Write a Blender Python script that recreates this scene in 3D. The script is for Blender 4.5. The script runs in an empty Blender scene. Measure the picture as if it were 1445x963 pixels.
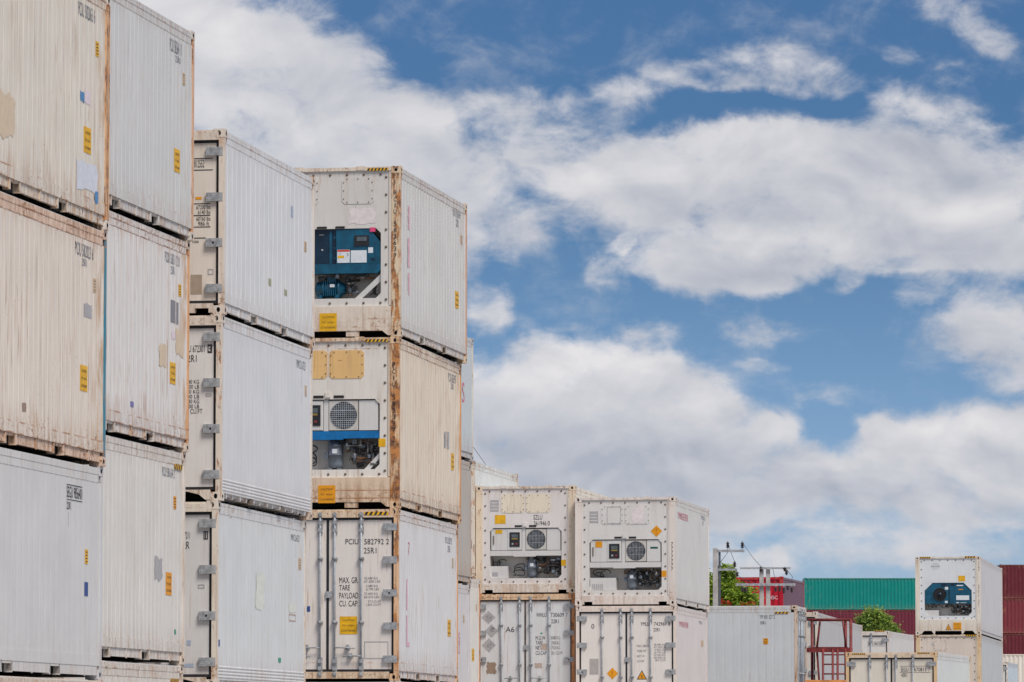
import bpy, math, random
from math import sin, cos, pi, radians, sqrt
from mathutils import Vector, Matrix

scene = bpy.context.scene
COL = scene.collection

# ------------------------------------------------------------------ camera
cam_d = bpy.data.cameras.new('camera')
cam = bpy.data.objects.new('camera', cam_d)
COL.objects.link(cam)
cam.location = (0, 0, 1.752)
cam.rotation_euler = (radians(90 + 4.7116), 0, 0)
cam_d.sensor_width = 36.0
cam_d.lens = 36.0 * 6986.14 / 1445.0
cam_d.clip_start = 0.5
cam_d.clip_end = 6000
scene.camera = cam

# ------------------------------------------------------------------ light
SUN_EL, SUN_AZ = 55.0, 143.0        # azimuth clockwise from +Y: behind the camera, to its right
SUN_STRENGTH, SKY_STRENGTH = 3.0, 0.105
scene.view_settings.view_transform = 'Standard'
scene.view_settings.look = 'None'
scene.view_settings.gamma = 1.0
scene.view_settings.exposure = 0.18
scene.view_settings.use_curve_mapping = False

sun_d = bpy.data.lights.new('sun', 'SUN')
sun = bpy.data.objects.new('sun', sun_d)
COL.objects.link(sun)
sun_d.energy = SUN_STRENGTH
sun_d.angle = radians(24)
sun_d.color = (1.0, 0.95, 0.88)
sdir = Vector((sin(radians(SUN_AZ)) * cos(radians(SUN_EL)), cos(radians(SUN_AZ)) * cos(radians(SUN_EL)), sin(radians(SUN_EL))))
sun.rotation_euler = sdir.to_track_quat('Z', 'Y').to_euler()
sun.location = (0, 0, 60)


class NT:
    """small helper for building node graphs"""
    def __init__(s, tree):
        s.t = tree; s.n = tree.nodes; s.l = tree.links

    def node(s, kind, **kw):
        n = s.n.new(kind)
        for k, v in kw.items():
            setattr(n, k, v)
        return n

    def put(s, sock, v):
        if hasattr(v, 'is_output') or isinstance(v, bpy.types.NodeSocket):
            s.l.new(v, sock)
        elif v is not None:
            sock.default_value = v

    def math(s, op, a, b=None, c=None, clamp=False):
        n = s.node('ShaderNodeMath', operation=op, use_clamp=clamp)
        s.put(n.inputs[0], a)
        if b is not None: s.put(n.inputs[1], b)
        if c is not None: s.put(n.inputs[2], c)
        return n.outputs[0]

    def vmath(s, op, a, b=None):
        n = s.node('ShaderNodeVectorMath', operation=op)
        s.put(n.inputs[0], a)
        if b is not None: s.put(n.inputs[1], b)
        return n.outputs[0]

    def smooth(s, v, lo, hi, a=0.0, b=1.0):
        n = s.node('ShaderNodeMapRange', interpolation_type='SMOOTHSTEP')
        s.put(n.inputs[0], v)
        for i, x in enumerate((lo, hi, a, b)):
            s.put(n.inputs[1 + i], x)
        return n.outputs[0]

    def mix(s, f, a, b, blend='MIX'):
        n = s.node('ShaderNodeMix', data_type='RGBA', blend_type=blend)
        s.put(n.inputs[0], f)
        s.put(n.inputs[6], a if not isinstance(a, tuple) else (*a[:3], 1))
        s.put(n.inputs[7], b if not isinstance(b, tuple) else (*b[:3], 1))
        return n.outputs[2]

    def noise(s, vec, scale, detail=4.0, rough=0.5, dist=0.0, lac=2.0):
        n = s.node('ShaderNodeTexNoise')
        s.put(n.inputs['Vector'], vec)
        n.inputs['Scale'].default_value = scale
        n.inputs['Detail'].default_value = detail
        n.inputs['Roughness'].default_value = rough
        n.inputs['Distortion'].default_value = dist
        n.inputs['Lacunarity'].default_value = lac
        return n.outputs[0]

    def mapping(s, vec, loc=(0, 0, 0), scale=(1, 1, 1), rot=(0, 0, 0), kind='POINT'):
        n = s.node('ShaderNodeMapping', vector_type=kind)
        s.put(n.inputs[0], vec)
        n.inputs[1].default_value = loc
        n.inputs[2].default_value = rot
        n.inputs[3].default_value = scale
        return n.outputs[0]


# ------------------------------------------------------------------ sky with fair-weather clouds
world = bpy.data.worlds.new('World')
scene.world = world
world.use_nodes = True
world.node_tree.nodes.clear()
W_ = NT(world.node_tree)
sky = W_.node('ShaderNodeTexSky', sky_type='NISHITA')
sky.sun_disc = False
sky.sun_elevation = radians(SUN_EL)
sky.sun_rotation = radians(SUN_AZ)
sky.altitude = 0
sky.air_density = 1.0
sky.dust_density = 0.35
sky.ozone_density = 1.2
SKY_LOW, SKY_HIGH = (0.45, 0.59, 0.95), (0.185, 0.305, 0.485)
tcw = W_.node('ShaderNodeTexCoord').outputs['Generated']
sepw = W_.node('ShaderNodeSeparateXYZ')
W_.l.new(tcw, sepw.inputs[0])
dx, dy, dz = sepw.outputs
ysafe = W_.math('MAXIMUM', dy, 0.05)
# cloud map: azimuth and elevation of the northern sky, as tangents of the direction, scaled
KS = 6.986
U = W_.math('ADD', W_.math('MULTIPLY', W_.math('DIVIDE', dx, ysafe), KS), 0.7225)
V = W_.math('SUBTRACT', 1.0573, W_.math('MULTIPLY', W_.math('DIVIDE', dz, ysafe), KS))
cmb = W_.node('ShaderNodeCombineXYZ')
W_.l.new(U, cmb.inputs[0]); W_.l.new(V, cmb.inputs[1])
P = cmb.outputs[0]
# billow the map so cloud outlines curl
wa = W_.node('ShaderNodeTexNoise'); W_.l.new(P, wa.inputs['Vector'])
wa.inputs['Scale'].default_value = 7.0; wa.inputs['Detail'].default_value = 5.0; wa.inputs['Roughness'].default_value = 0.6
warp = W_.vmath('SUBTRACT', wa.outputs[1], (0.5, 0.5, 0.5))
wsc = W_.node('ShaderNodeVectorMath', operation='SCALE'); W_.l.new(warp, wsc.inputs[0]); wsc.inputs['Scale'].default_value = 0.07
Pw = W_.vmath('ADD', P, wsc.outputs[0])
CLOUDS = [  # centre (u, v), radii, turn in degrees, density (negative: a gap of clear sky)
    # upper left bank
    (.36, .12, .14, .14, 0, 1.0), (.27, .05, .12, .10, 0, .9), (.21, .02, .06, .05, 0, .5), (.46, .17, .13, .11, 25, 1.0), (.56, .20, .12, .09, 30, 1.0), (.50, .30, .22, .13, 0, 1.0), (.64, .27, .10, .10, 0, .75),
    (.70, .32, .09, .05, 0, .6), (.40, .35, .25, .2, 0, 1.0), (.69, .43, .035, .06, 0, .5), (.37, .03, .05, .05, 0, .6), (.50, .08, .06, .035, 30, .6), (.44, .06, .05, .03, 30, .5),
    # thin band between the banks
    (.70, .165, .10, .045, 0, .52), (.80, .16, .12, .04, 0, .55), (.88, .15, .07, .04, 0, .52), (.74, .225, .08, .05, 0, .55), (.64, .17, .05, .04, 0, .45),
    (1.00, .11, .085, .032, 5, .58), (1.10, .085, .10, .035, 10, .50), (1.18, .105, .06, .03, 20, .50), (1.11, .125, .05, .025, 0, .4),
    # large middle bank
    (1.10, .24, .17, .085, 0, 1.1), (.95, .235, .15, .065, -8, .9), (.85, .26, .11, .06, 0, .7), (1.0, .29, .20, .06, 0, .9), (1.28, .25, .18, .09, 0, .9), (1.40, .29, .16, .09, 0, 1.0), (1.27, .33, .22, .05, 0, .9),
    (1.30, .17, .10, .05, 15, .62), (1.37, .19, .07, .05, 30, .5), (1.22, .20, .08, .04, 0, .5), (.80, .305, .07, .035, 0, .5), (1.42, .355, .1, .04, 0, .7),
    (1.06, .355, .13, .045, 5, 1.1), (1.0, .38, .11, .035, 0, 1.0), (1.08, .40, .05, .025, 0, .9), (1.17, .355, .05, .03, 0, .7), (.885, .345, .03, .018, -30, .55), (.86, .39, .045, .03, 20, .42), (1.205, .388, .04, .022, -35, .55),
    # scraps
    (1.385, .03, .07, .028, 25, .42), (1.41, .055, .04, .02, 0, .42), (1.34, .01, .05, .02, 0, .36), (1.34, .10, .05, .02, -10, .33), (1.27, .075, .03, .02, 0, .3), (.91, .47, .05, .028, -20, .42), (1.06, .465, .07, .022, 0, .36), (1.08, .515, .05, .012, 0, .3), (.98, .40, .02, .015, 0, .3),
    (1.40, .45, .085, .06, 0, .75), (1.43, .51, .06, .05, 0, .6), (1.31, .42, .05, .022, 0, .42), (1.36, .40, .1, .025, 0, .45),
    # lower left bank
    (.79, .535, .12, .065, 0, 1.0), (.90, .545, .12, .055, 10, 1.0), (.99, .575, .075, .035, 15, .9), (.73, .60, .12, .10, 0, 1.0), (.87, .62, .20, .08, 0, 1.1), (.80, .70, .30, .09, 0, .9), (.76, .49, .06, .03, 0, .7), (.86, .50, .05, .025, 0, .7),
    (1.03, .68, .20, .09, 0, 1.0), (1.09, .62, .055, .04, 0, .9), (1.12, .67, .08, .05, 0, .8), (.95, .60, .1, .04, 0, .6),
    # lower right bank
    (1.30, .63, .12, .055, 0, 1.0), (1.25, .605, .05, .03, 0, .8), (1.40, .64, .13, .065, 0, 1.0), (1.24, .69, .16, .05, 0, .85), (1.38, .71, .16, .05, 0, .85), (1.15, .73, .20, .035, 0, .6), (1.30, .765, .26, .045, 0, .50), (1.08, .745, .22, .04, 0, .45), (.95, .78, .2, .04, 0, .4), (1.20, .65, .08, .05, 0, .6), (1.20, .30, .35, .05, 0, .8), (1.30, .375, .15, .02, 0, .7),
    (1.08, .80, .05, .028, 0, .7), (1.04, .79, .03, .02, 0, .5), (1.15, .56, .05, .04, 0, .25),
    # gaps
    (1.06, .152, .13, .022, 0, -.4), (.93, .165, .05, .025, 0, -.3), (1.17, .61, .045, .035, 30, -.5), 
    # beyond the picture
    (0.0, .35, .35, .35, 0, 1.0), (1.85, .35, .3, .3, 0, .9), (-.5, .0, .5, .4, 0, .8), (2.4, .6, .5, .3, 0, .8),
]
field = None; gaps = None
for (cu, cv, ra, rb, deg, amp) in CLOUDS:
    m = W_.mapping(Pw, loc=(cu, cv, 0), scale=(ra * 1.34, rb * 1.34, 1.0), rot=(0, 0, radians(deg)), kind='TEXTURE')
    g = W_.node('ShaderNodeTexGradient', gradient_type='SPHERICAL')
    W_.l.new(m, g.inputs[0])
    gg = W_.math('MINIMUM', W_.math('MULTIPLY', g.outputs[1], abs(amp) * 1.75), abs(amp))
    if amp > 0: field = gg if field is None else W_.math('SMOOTH_MAX', field, gg, 0.14)
    else: gaps = gg if gaps is None else W_.math('MAXIMUM', gaps, gg)
field = W_.math('SUBTRACT', field, gaps)
Pn = W_.mapping(P, loc=(3.1, 1.7, 0.4), scale=(1.0, 1.5, 1.0))
n_big = W_.noise(Pn, 9.0, 12.0, 0.58, 0.35)
Pn2 = W_.mapping(P, loc=(3.1 + 0.008, 1.7 - 0.026 * 1.5, 0.4), scale=(1.0, 1.5, 1.0))
n_sh0 = W_.noise(Pn, 6.0, 5.0, 0.5, 0.35)
n_sh1 = W_.noise(Pn2, 6.0, 5.0, 0.5, 0.35)
fieldc = W_.math('MINIMUM', field, 0.90)
n_fine = W_.noise(Pn, 34.0, 8.0, 0.62, 0.5)
near = W_.math('MULTIPLY_ADD', W_.smooth(field, 0.0, 0.30), 0.55, 0.45)
nz = W_.math('MULTIPLY_ADD', W_.math('SUBTRACT', n_fine, 0.5), 0.42, W_.math('MULTIPLY', W_.math('SUBTRACT', n_big, 0.5), 1.75))
dens = W_.math('MULTIPLY_ADD', nz, near, fieldc)
a_view = W_.smooth(dens, 0.05, 0.86)
# the rest of the sky: broken cumulus from noise alone
n_all = W_.noise(W_.mapping(tcw, scale=(1, 1, 2.2)), 2.6, 7.0, 0.55, 0.2)
a_all = W_.smooth(n_all, 0.46, 0.60, 0.0, 0.95)
win = W_.smooth(W_.vmath('DISTANCE', tcw, (0.0, 0.996, 0.085)) if False else dy, 0.93, 0.975)
alpha = W_.math('ADD', W_.math('MULTIPLY', a_view, win), W_.math('MULTIPLY', a_all, W_.math('SUBTRACT', 1.0, win)))
tone = None
for (cu, cv, ra, rb, amt) in [
        (.86, .66, .24, .05, -.34), (.74, .62, .10, .05, -.12), (1.05, .39, .12, .030, -.30), (.52, .34, .20, .07, -.12), (1.30, .35, .22, .035, -.22), (1.02, .71, .20, .04, -.24), (1.27, .70, .22, .045, -.28),
        (1.02, .295, .20, .03, -.22), (.40, .12, .10, .05, -.08), (1.41, .50, .08, .03, -.2), (1.30, .22, .14, .05, -.16), (1.12, .10, .1, .03, -.12),
        (.82, .51, .15, .035, .30), (1.0, .56, .06, .025, .25), (1.08, .335, .12, .025, .28), (.30, .08, .12, .08, .18), (1.06, .195, .15, .03, .22), (1.31, .60, .11, .028, .28), (1.10, .615, .045, .025, .22),
        (.93, .235, .10, .025, .18), (.88, .355, .04, .02, .2), (.57, .15, .10, .04, .14), (1.17, .35, .05, .02, .2), (1.40, .61, .08, .03, .2), (.76, .27, .08, .03, .14)]:
    m = W_.mapping(Pw, loc=(cu, cv, 0), scale=(ra * 1.3, rb * 1.3, 1.0), kind='TEXTURE')
    g = W_.node('ShaderNodeTexGradient', gradient_type='SPHERICAL')
    W_.l.new(m, g.inputs[0])
    tone = W_.math('MULTIPLY_ADD', g.outputs[1], amt * 1.5, tone if tone is not None else 0.56)
shade = W_.math('MULTIPLY_ADD', W_.math('SUBTRACT', n_sh0, n_sh1), 1.7, tone)
thick = W_.smooth(W_.noise(W_.mapping(P, loc=(9, 2, 0), scale=(1, 1.6, 1)), 2.6, 3.0, 0.5), 0.35, 0.68)
shade2 = W_.math('SUBTRACT', shade, W_.math('MULTIPLY', thick, 0.14), clamp=True)
shade3 = W_.math('ADD', W_.math('MULTIPLY', shade2, win), W_.math('MULTIPLY', 0.62, W_.math('SUBTRACT', 1.0, win)))
CL_DARK, CL_BRIGHT = (3.6, 3.85, 4.45), (6.7, 6.55, 6.65)
ccol = W_.mix(shade3, CL_DARK, CL_BRIGHT)
elev = W_.smooth(dz, 0.005, 0.125)
skyc = W_.mix(1.0, sky.outputs[0], W_.mix(elev, SKY_LOW, SKY_HIGH), 'MULTIPLY')
final = W_.mix(W_.math('MULTIPLY', alpha, 0.97), skyc, ccol)
bgw = W_.node('ShaderNodeBackground')
bgw.inputs['Strength'].default_value = SKY_STRENGTH
W_.l.new(final, bgw.inputs['Color'])
outw = W_.node('ShaderNodeOutputWorld')
W_.l.new(bgw.outputs[0], outw.inputs['Surface'])

# ------------------------------------------------------------------ materials
def lin(c):
    c = c / 255.0
    return c / 12.92 if c <= 0.04045 else ((c + 0.055) / 1.055) ** 2.4


def rgb(r, g, b, k=1.0):
    c = [lin(r) * k, lin(g) * k, lin(b) * k]
    q = min(1.0, 0.80 / max(c))
    return tuple(v * q for v in c)


MATS = {}


def plain(name, color, rough=0.5, metal=0.0, vary=0.12, scale=6.0):
    """single-colour material with a little unevenness"""
    if name in MATS: return MATS[name]
    m = bpy.data.materials.new(name); m.use_nodes = True
    m.node_tree.nodes.clear()
    t = NT(m.node_tree)
    co = t.node('ShaderNodeTexCoord').outputs['Object']
    n = t.noise(co, scale, 5.0, 0.6)
    f = t.smooth(n, 0.3, 0.7)
    d = tuple(c * (1 - vary * 1.6) for c in color); u = tuple(min(c * (1 + vary), 0.9) for c in color)
    c = t.mix(f, d, u)
    b = t.node('ShaderNodeBsdfPrincipled')
    t.l.new(c, b.inputs['Base Color'])
    b.inputs['Roughness'].default_value = rough
    b.inputs['Metallic'].default_value = metal
    o = t.node('ShaderNodeOutputMaterial'); t.l.new(b.outputs[0], o.inputs[0])
    MATS[name] = m
    return m


TINT = (1.045, 1.01, 0.93)      # light balance put into side and rail paint, offsetting the blue skylight


def paint(name, color, rust=0.3, dirt=0.3, seed=0.0, H=2.591, rough=0.42, edge=0.5, dirt_col=(0.40, 0.27, 0.17), chips=0.5, wave=0.35, blotch=0.0, tint=(1.01, 1.0, 0.965), L=None):
    """weathered container paint: blotches, rain streaks, grime at the rails, rust spots and runs"""
    if name in MATS: return MATS[name]
    m = bpy.data.materials.new(name); m.use_nodes = True
    m.node_tree.nodes.clear()
    t = NT(m.node_tree)
    co = t.node('ShaderNodeTexCoord').outputs['Object']
    P = t.mapping(co, loc=(seed * 3.7, seed * 5.3, seed * 1.9))
    sep = t.node('ShaderNodeSeparateXYZ'); t.l.new(co, sep.inputs[0])
    z = sep.outputs[2]
    n1 = t.noise(P, 1.1, 5.0, 0.6)
    ns = t.noise(t.mapping(P, scale=(7, 7, 0.45)), 1.6, 6.0, 0.65)
    nf = t.noise(t.mapping(P, scale=(16, 16, 1.1)), 1.8, 4.0, 0.6)
    n3 = t.noise(P, 19.0, 8.0, 0.68)
    n4 = t.noise(P, 0.9, 3.0, 0.5)
    color = tuple(c * q for c, q in zip(color, tint))
    base = t.mix(t.smooth(n1, 0.25, 0.75), tuple(c * 0.93 for c in color), tuple(min(c * 1.04, .88) for c in color))
    base = t.mix(t.math('MULTIPLY', t.smooth(nf, 0.42, 0.68), 0.10 + 0.25 * dirt), base, tuple(c * 0.80 for c in color))
    # rain streaks of tan grime
    st = t.math('MULTIPLY', t.smooth(ns, 0.50, 0.74), t.smooth(n4, 0.30, 0.62))
    base = t.mix(t.math('MULTIPLY', st, min(1.1 * dirt, 1.0), clamp=True), base, dirt_col)
    # grime along the lower and upper rails
    eb = t.smooth(z, 0.62, 0.12); et = t.smooth(z, H - 0.42, H - 0.05)
    ed = t.math('MULTIPLY', t.math('MAXIMUM', eb, t.math('MULTIPLY', et, 0.7)), t.smooth(t.math('ADD', t.math('MULTIPLY', ns, 0.6), t.math('MULTIPLY', n3, 0.4)), 0.40, 0.62))
    base = t.mix(t.math('MULTIPLY', ed, min(edge * 0.85, 0.9)), base, (0.40, 0.225, 0.125))
    bleed = t.math('MULTIPLY', t.smooth(t.noise(t.mapping(P, scale=(5, 5, 0.8)), 1.3, 5.0, 0.62), 0.58 - 0.10 * rust, 0.74 - 0.10 * rust), t.math('MULTIPLY_ADD', t.math('MAXIMUM', eb, et), 0.75, 0.25))
    base = t.mix(t.math('MULTIPLY', bleed, min(rust * 1.35, 0.7)), base, (0.58, 0.34, 0.18))
    if L:      # orange wash beside the corner posts
        yy = sep.outputs[1]
        pe = t.math('MAXIMUM', t.smooth(yy, L - 0.85, L - 0.10), t.math('MULTIPLY', t.smooth(yy, 0.40, 0.08), 0.6))
        pe = t.math('MULTIPLY', pe, t.smooth(t.noise(t.mapping(P, scale=(2, 4, 1.2)), 1.5, 6.0, 0.65), 0.54 - 0.16 * rust, 0.70 - 0.12 * rust))
        base = t.mix(t.math('MULTIPLY', pe, min(rust * 1.6, 0.85)), base, (0.58, 0.33, 0.14))
    # rusty seams where sheet meets rail
    seam = None
    for zz in (0.17, 0.302, H - 0.198, H - 0.10):
        q = t.smooth(t.math('ABSOLUTE', t.math('SUBTRACT', z, zz)), 0.016, 0.004)
        seam = q if seam is None else t.math('MAXIMUM', seam, q)
    seam = t.math('MULTIPLY', seam, t.smooth(t.noise(P, 3.0, 5.0, 0.65), 0.62 - 0.30 * rust, 0.75 - 0.2 * rust))
    base = t.mix(t.math('MULTIPLY', seam, min(0.40 + rust, 0.92)), base, (0.38, 0.155, 0.055))
    # rust: spots, chips, runs
    zone = t.math('MULTIPLY_ADD', t.math('MAXIMUM', eb, et), 0.10, t.math('MULTIPLY', n4, 0.35))
    sp = t.smooth(t.math('ADD', n3, zone), 0.955 - 0.10 * chips - 0.10 * rust, 1.0 - 0.10 * chips - 0.10 * rust)
    sp = t.math('MULTIPLY', sp, t.smooth(t.noise(P, 2.3, 4.0, 0.6), 0.50 - 0.12 * rust, 0.62 - 0.12 * rust))
    run = t.noise(t.mapping(P, scale=(22, 22, 0.75)), 1.5, 3.0, 0.55)
    runm = t.math('MULTIPLY', t.smooth(run, 0.59 - 0.06 * rust, 0.68), t.smooth(n1, 0.46, 0.60))
    base = t.mix(t.math('MULTIPLY', runm, min(rust * 1.5, 0.9)), base, (0.36, 0.17, 0.07))
    rcol = t.mix(t.smooth(n3, 0.5, 0.8), (0.33, 0.16, 0.075), (0.12, 0.05, 0.025))
    base = t.mix(t.math('MULTIPLY', sp, min(0.35 + rust, 0.95)), base, rcol)
    if blotch:
        bl = t.smooth(t.noise(t.mapping(P, scale=(9.0, 9.0, 2.0)), 1.4, 8.0, 0.70), 0.62 - 0.20 * blotch, 0.72 - 0.20 * blotch)
        oc = t.mix(t.smooth(t.noise(P, 7.0, 6.0, 0.7), 0.38, 0.62), (0.15, 0.05, 0.022), (0.60, 0.235, 0.06))
        base = t.mix(t.math('MULTIPLY', bl, 0.92), base, oc)
    b = t.node('ShaderNodeBsdfPrincipled')
    t.l.new(base, b.inputs['Base Color'])
    t.put(b.inputs['Roughness'], t.math('MULTIPLY_ADD', sp, 0.35, rough))
    b.inputs['Specular IOR Level'].default_value = 0.35
    if wave:
        bp = t.node('ShaderNodeBump')
        bp.inputs['Strength'].default_value = wave
        bp.inputs['Distance'].default_value = 0.02
        hh = t.math('ADD', t.noise(P, 2.2, 2.0, 0.4), t.math('MULTIPLY', n3, 0.05))
        t.l.new(hh, bp.inputs['Height'])
        t.l.new(bp.outputs[0], b.inputs['Normal'])
    o = t.node('ShaderNodeOutputMaterial'); t.l.new(b.outputs[0], o.inputs[0])
    MATS[name] = m
    return m


KP = 1.30     # photographed tone -> paint albedo
M_BLACK = plain('black_rubber', (0.018, 0.018, 0.022), 0.6, vary=0.3)
M_VOID = plain('dark_interior', (0.02, 0.018, 0.017), 0.9, vary=0.2)
M_GALV = plain('galvanised_steel', rgb(162, 163, 165, 1.0), 0.55, 0.0, vary=0.22, scale=14)
M_RODS = plain('zinc_rods', rgb(166, 171, 177, 1.0), 0.45, 0.0, vary=0.15, scale=9)
M_BOLT = plain('weathered_bolts', rgb(120, 104, 90), 0.6, vary=0.3, scale=30)
M_INK = plain('black_lettering', (0.025, 0.025, 0.03), 0.6, vary=0.5, scale=18)
M_INKG = plain('faded_grey_lettering', rgb(128, 126, 128), 0.6, vary=0.35, scale=12)
M_INKS = plain('worn_side_lettering', rgb(140, 142, 150), 0.6, vary=0.35, scale=12)
M_INKR = plain('faded_red_lettering', rgb(214, 120, 135), 0.6, vary=0.2, scale=12)
M_YEL = plain('yellow_sticker', rgb(246, 186, 18), 0.5, vary=0.10, scale=9)
M_ORA = plain('orange_sticker', rgb(240, 160, 14), 0.5, vary=0.10, scale=9)
M_COMP = plain('compressor_grey', rgb(112, 120, 130), 0.5, vary=0.18)
M_PIPE = plain('dark_pipework', rgb(52, 52, 54), 0.5, vary=0.5, scale=14)
M_PIPE2 = plain('grey_pipework', rgb(120, 118, 114), 0.45, 0.3, vary=0.4, scale=14)
M_COPPER = plain('tarnished_copper', rgb(120, 84, 58), 0.5, 0.4, vary=0.3)
M_NAVY = plain('blue_machine_paint', rgb(14, 84, 110, 1.0), 0.4, vary=0.22, scale=5)
M_NAVYD = plain('dark_blue_machine_paint', rgb(14, 44, 66), 0.4, vary=0.2, scale=5)
M_BLUE = plain('bright_blue_beam_paint', rgb(10, 112, 176), 0.4, vary=0.15, scale=5)
M_UWHITE = paint('unit_white', rgb(206, 204, 203, 1.08), 0.12, 0.28, 3.1, 2.6, chips=0.25, edge=0.0)
M_UGREY = paint('unit_backplate', rgb(206, 202, 198), 0.2, 0.7, 5.1, 2.6, chips=0.3, edge=0.0)
M_UCREAM = paint('cream_access_cover', rgb(218, 206, 188, 1.15), 0.3, 0.35, 6.1, 2.6, chips=0.4, edge=0.0)
M_UYEL = paint('yellowed_access_cover', rgb(240, 196, 134, 1.1), 0.3, 0.30, 7.1, 2.6, chips=0.4, edge=0.0)
M_ROOF = paint('roof_sheet', rgb(196, 196, 196, 1.1), 0.1, 0.2, 8.1, 90, wave=0.1, chips=0.2, edge=0)
PATCH = {
    'tan': rgb(218, 196, 168), 'blue': rgb(88, 138, 186), 'pink': rgb(220, 202, 208, 1.15), 'paleblue': rgb(200, 201, 208, 1.2), 'grey': rgb(176, 172, 172),
    'darkgrey': rgb(136, 134, 138), 'brown': rgb(156, 132, 112), 'violet': rgb(120, 112, 168), 'navy': rgb(52, 78, 138), 'green': rgb(52, 152, 124),
    'palebluegrey': rgb(168, 178, 196), 'olive': rgb(164, 162, 128), 'paleyellow': rgb(208, 208, 198, 1.2), 'pinkline': rgb(226, 184, 194, 1.2), 'faded': rgb(206, 176, 140),
    'palepink': rgb(216, 204, 202, 1.15), 'magenta': rgb(226, 76, 124), 'white': rgb(214, 218, 220, 1.1), 'brownplate': rgb(172, 152, 132), 'orange': rgb(240, 160, 14),
    'yellow': rgb(246, 186, 18), 'palebrown': rgb(186, 166, 152), 'greyplate': rgb(178, 170, 166), 'darkgreen': rgb(22, 88, 74), 'rust': rgb(196, 160, 132),
    'palegrey': rgb(176, 174, 174), 'dark': (0.03, 0.03, 0.035)}


def patch_mat(c):
    if c == 'yellow': return M_YEL
    if c == 'orange': return M_ORA
    return plain('patch_' + c, PATCH[c], 0.55, vary=0.05, scale=12)


# ------------------------------------------------------------------ mesh builder
class MB:
    def __init__(s):
        s.v = []; s.f = []; s.m = []; s.sm = []
        s.mats = []; s.cur = 0

    def use(s, mat):
        if mat not in s.mats: s.mats.append(mat)
        s.cur = s.mats.index(mat)
        return s

    def add(s, verts, faces, smooth=False):
        o = len(s.v)
        s.v += [tuple(p) for p in verts]
        for f in faces:
            s.f.append(tuple(o + i for i in f)); s.m.append(s.cur); s.sm.append(smooth)
        return s

    def box(s, x0, x1, y0, y1, z0, z1):
        if x0 > x1: x0, x1 = x1, x0
        if y0 > y1: y0, y1 = y1, y0
        if z0 > z1: z0, z1 = z1, z0
        v = [(x0, y0, z0), (x1, y0, z0), (x1, y1, z0), (x0, y1, z0), (x0, y0, z1), (x1, y0, z1), (x1, y1, z1), (x0, y1, z1)]
        return s.add(v, [(0, 3, 2, 1), (4, 5, 6, 7), (0, 1, 5, 4), (1, 2, 6, 5), (2, 3, 7, 6), (3, 0, 4, 7)])

    def prism_y(s, pts, y0, y1):
        """polygon in x,z (counter-clockwise seen from -y) pushed from y0 to y1"""
        n = len(pts)
        v = [(x, y0, z) for x, z in pts] + [(x, y1, z) for x, z in pts]
        f = [tuple(range(n)), tuple(reversed(range(n, 2 * n)))]
        for i in range(n):
            j = (i + 1) % n
            f.append((i, n + i, n + j, j))
        return s.add(v, f)

    def prism_x(s, pts, x0, x1):
        """polygon in y,z pushed along x"""
        n = len(pts)
        v = [(x0, y, z) for y, z in pts] + [(x1, y, z) for y, z in pts]
        f = [tuple(range(n)), tuple(reversed(range(n, 2 * n)))]
        for i in range(n):
            j = (i + 1) % n
            f.append((i, n + i, n + j, j))
        return s.add(v, f)

    def tube(s, pts, r, seg=8, closed_ends=True):
        pts = [Vector(p) for p in pts]
        rings = []
        for i, p in enumerate(pts):
            a = pts[max(i - 1, 0)]; b = pts[min(i + 1, len(pts) - 1)]
            d = (b - a).normalized()
            ref = Vector((0, 0, 1)) if abs(d.z) < 0.9 else Vector((1, 0, 0))
            u = d.cross(ref).normalized(); w = d.cross(u).normalized()
            rr = r[i] if isinstance(r, (list, tuple)) else r
            rings.append([p + (u * cos(2 * pi * k / seg) + w * sin(2 * pi * k / seg)) * rr for k in range(seg)])
        v = [q for ring in rings for q in ring]
        f = []
        for i in range(len(pts) - 1):
            for k in range(seg):
                k2 = (k + 1) % seg
                f.append((i * seg + k, i * seg + k2, (i + 1) * seg + k2, (i + 1) * seg + k))
        s.add(v, f, True)
        if closed_ends:
            o = len(s.v) - len(v)
            s.f.append(tuple(o + k for k in reversed(range(seg)))); s.m.append(s.cur); s.sm.append(False)
            s.f.append(tuple(o + (len(pts) - 1) * seg + k for k in range(seg))); s.m.append(s.cur); s.sm.append(False)
        return s

    def lathe(s, c, prof, axis='z', seg=20):
        """profile of (radius, height) turned round an axis through c"""
        v = []; f = []
        for (r, h) in prof:
            for k in range(seg):
                a = 2 * pi * k / seg
                if axis == 'z': q = (c[0] + r * cos(a), c[1] + r * sin(a), c[2] + h)
                elif axis == 'y': q = (c[0] + r * cos(a), c[1] + h, c[2] + r * sin(a))
                else: q = (c[0] + h, c[1] + r * cos(a), c[2] + r * sin(a))
                v.append(q)
        for i in range(len(prof) - 1):
            for k in range(seg):
                k2 = (k + 1) % seg
                f.append((i * seg + k, i * seg + k2, (i + 1) * seg + k2, (i + 1) * seg + k))
        return s.add(v, f, True)

    def disc_y(s, cx, cz, y, rx, rz=None, seg=20):
        rz = rz or rx
        v = [(cx + rx * cos(2 * pi * k / seg), y, cz + rz * sin(2 * pi * k / seg)) for k in range(seg)]
        return s.add(v, [tuple(range(seg))])

    def mesh(s, name):
        me = bpy.data.meshes.new(name)
        me.from_pydata(s.v, [], s.f)
        for m in s.mats: me.materials.append(m)
        me.polygons.foreach_set('material_index', s.m)
        me.polygons.foreach_set('use_smooth', s.sm)
        me.update()
        return me

    def build(s, name, parent=None, label=None):
        o = bpy.data.objects.new(name, s.mesh(name))
        COL.objects.link(o)
        if parent: o.parent = parent
        if label: o['label'] = label
        return o


def link(name, me, parent=None):
    o = bpy.data.objects.new(name, me); COL.objects.link(o)
    if parent: o.parent = parent
    return o


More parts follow.
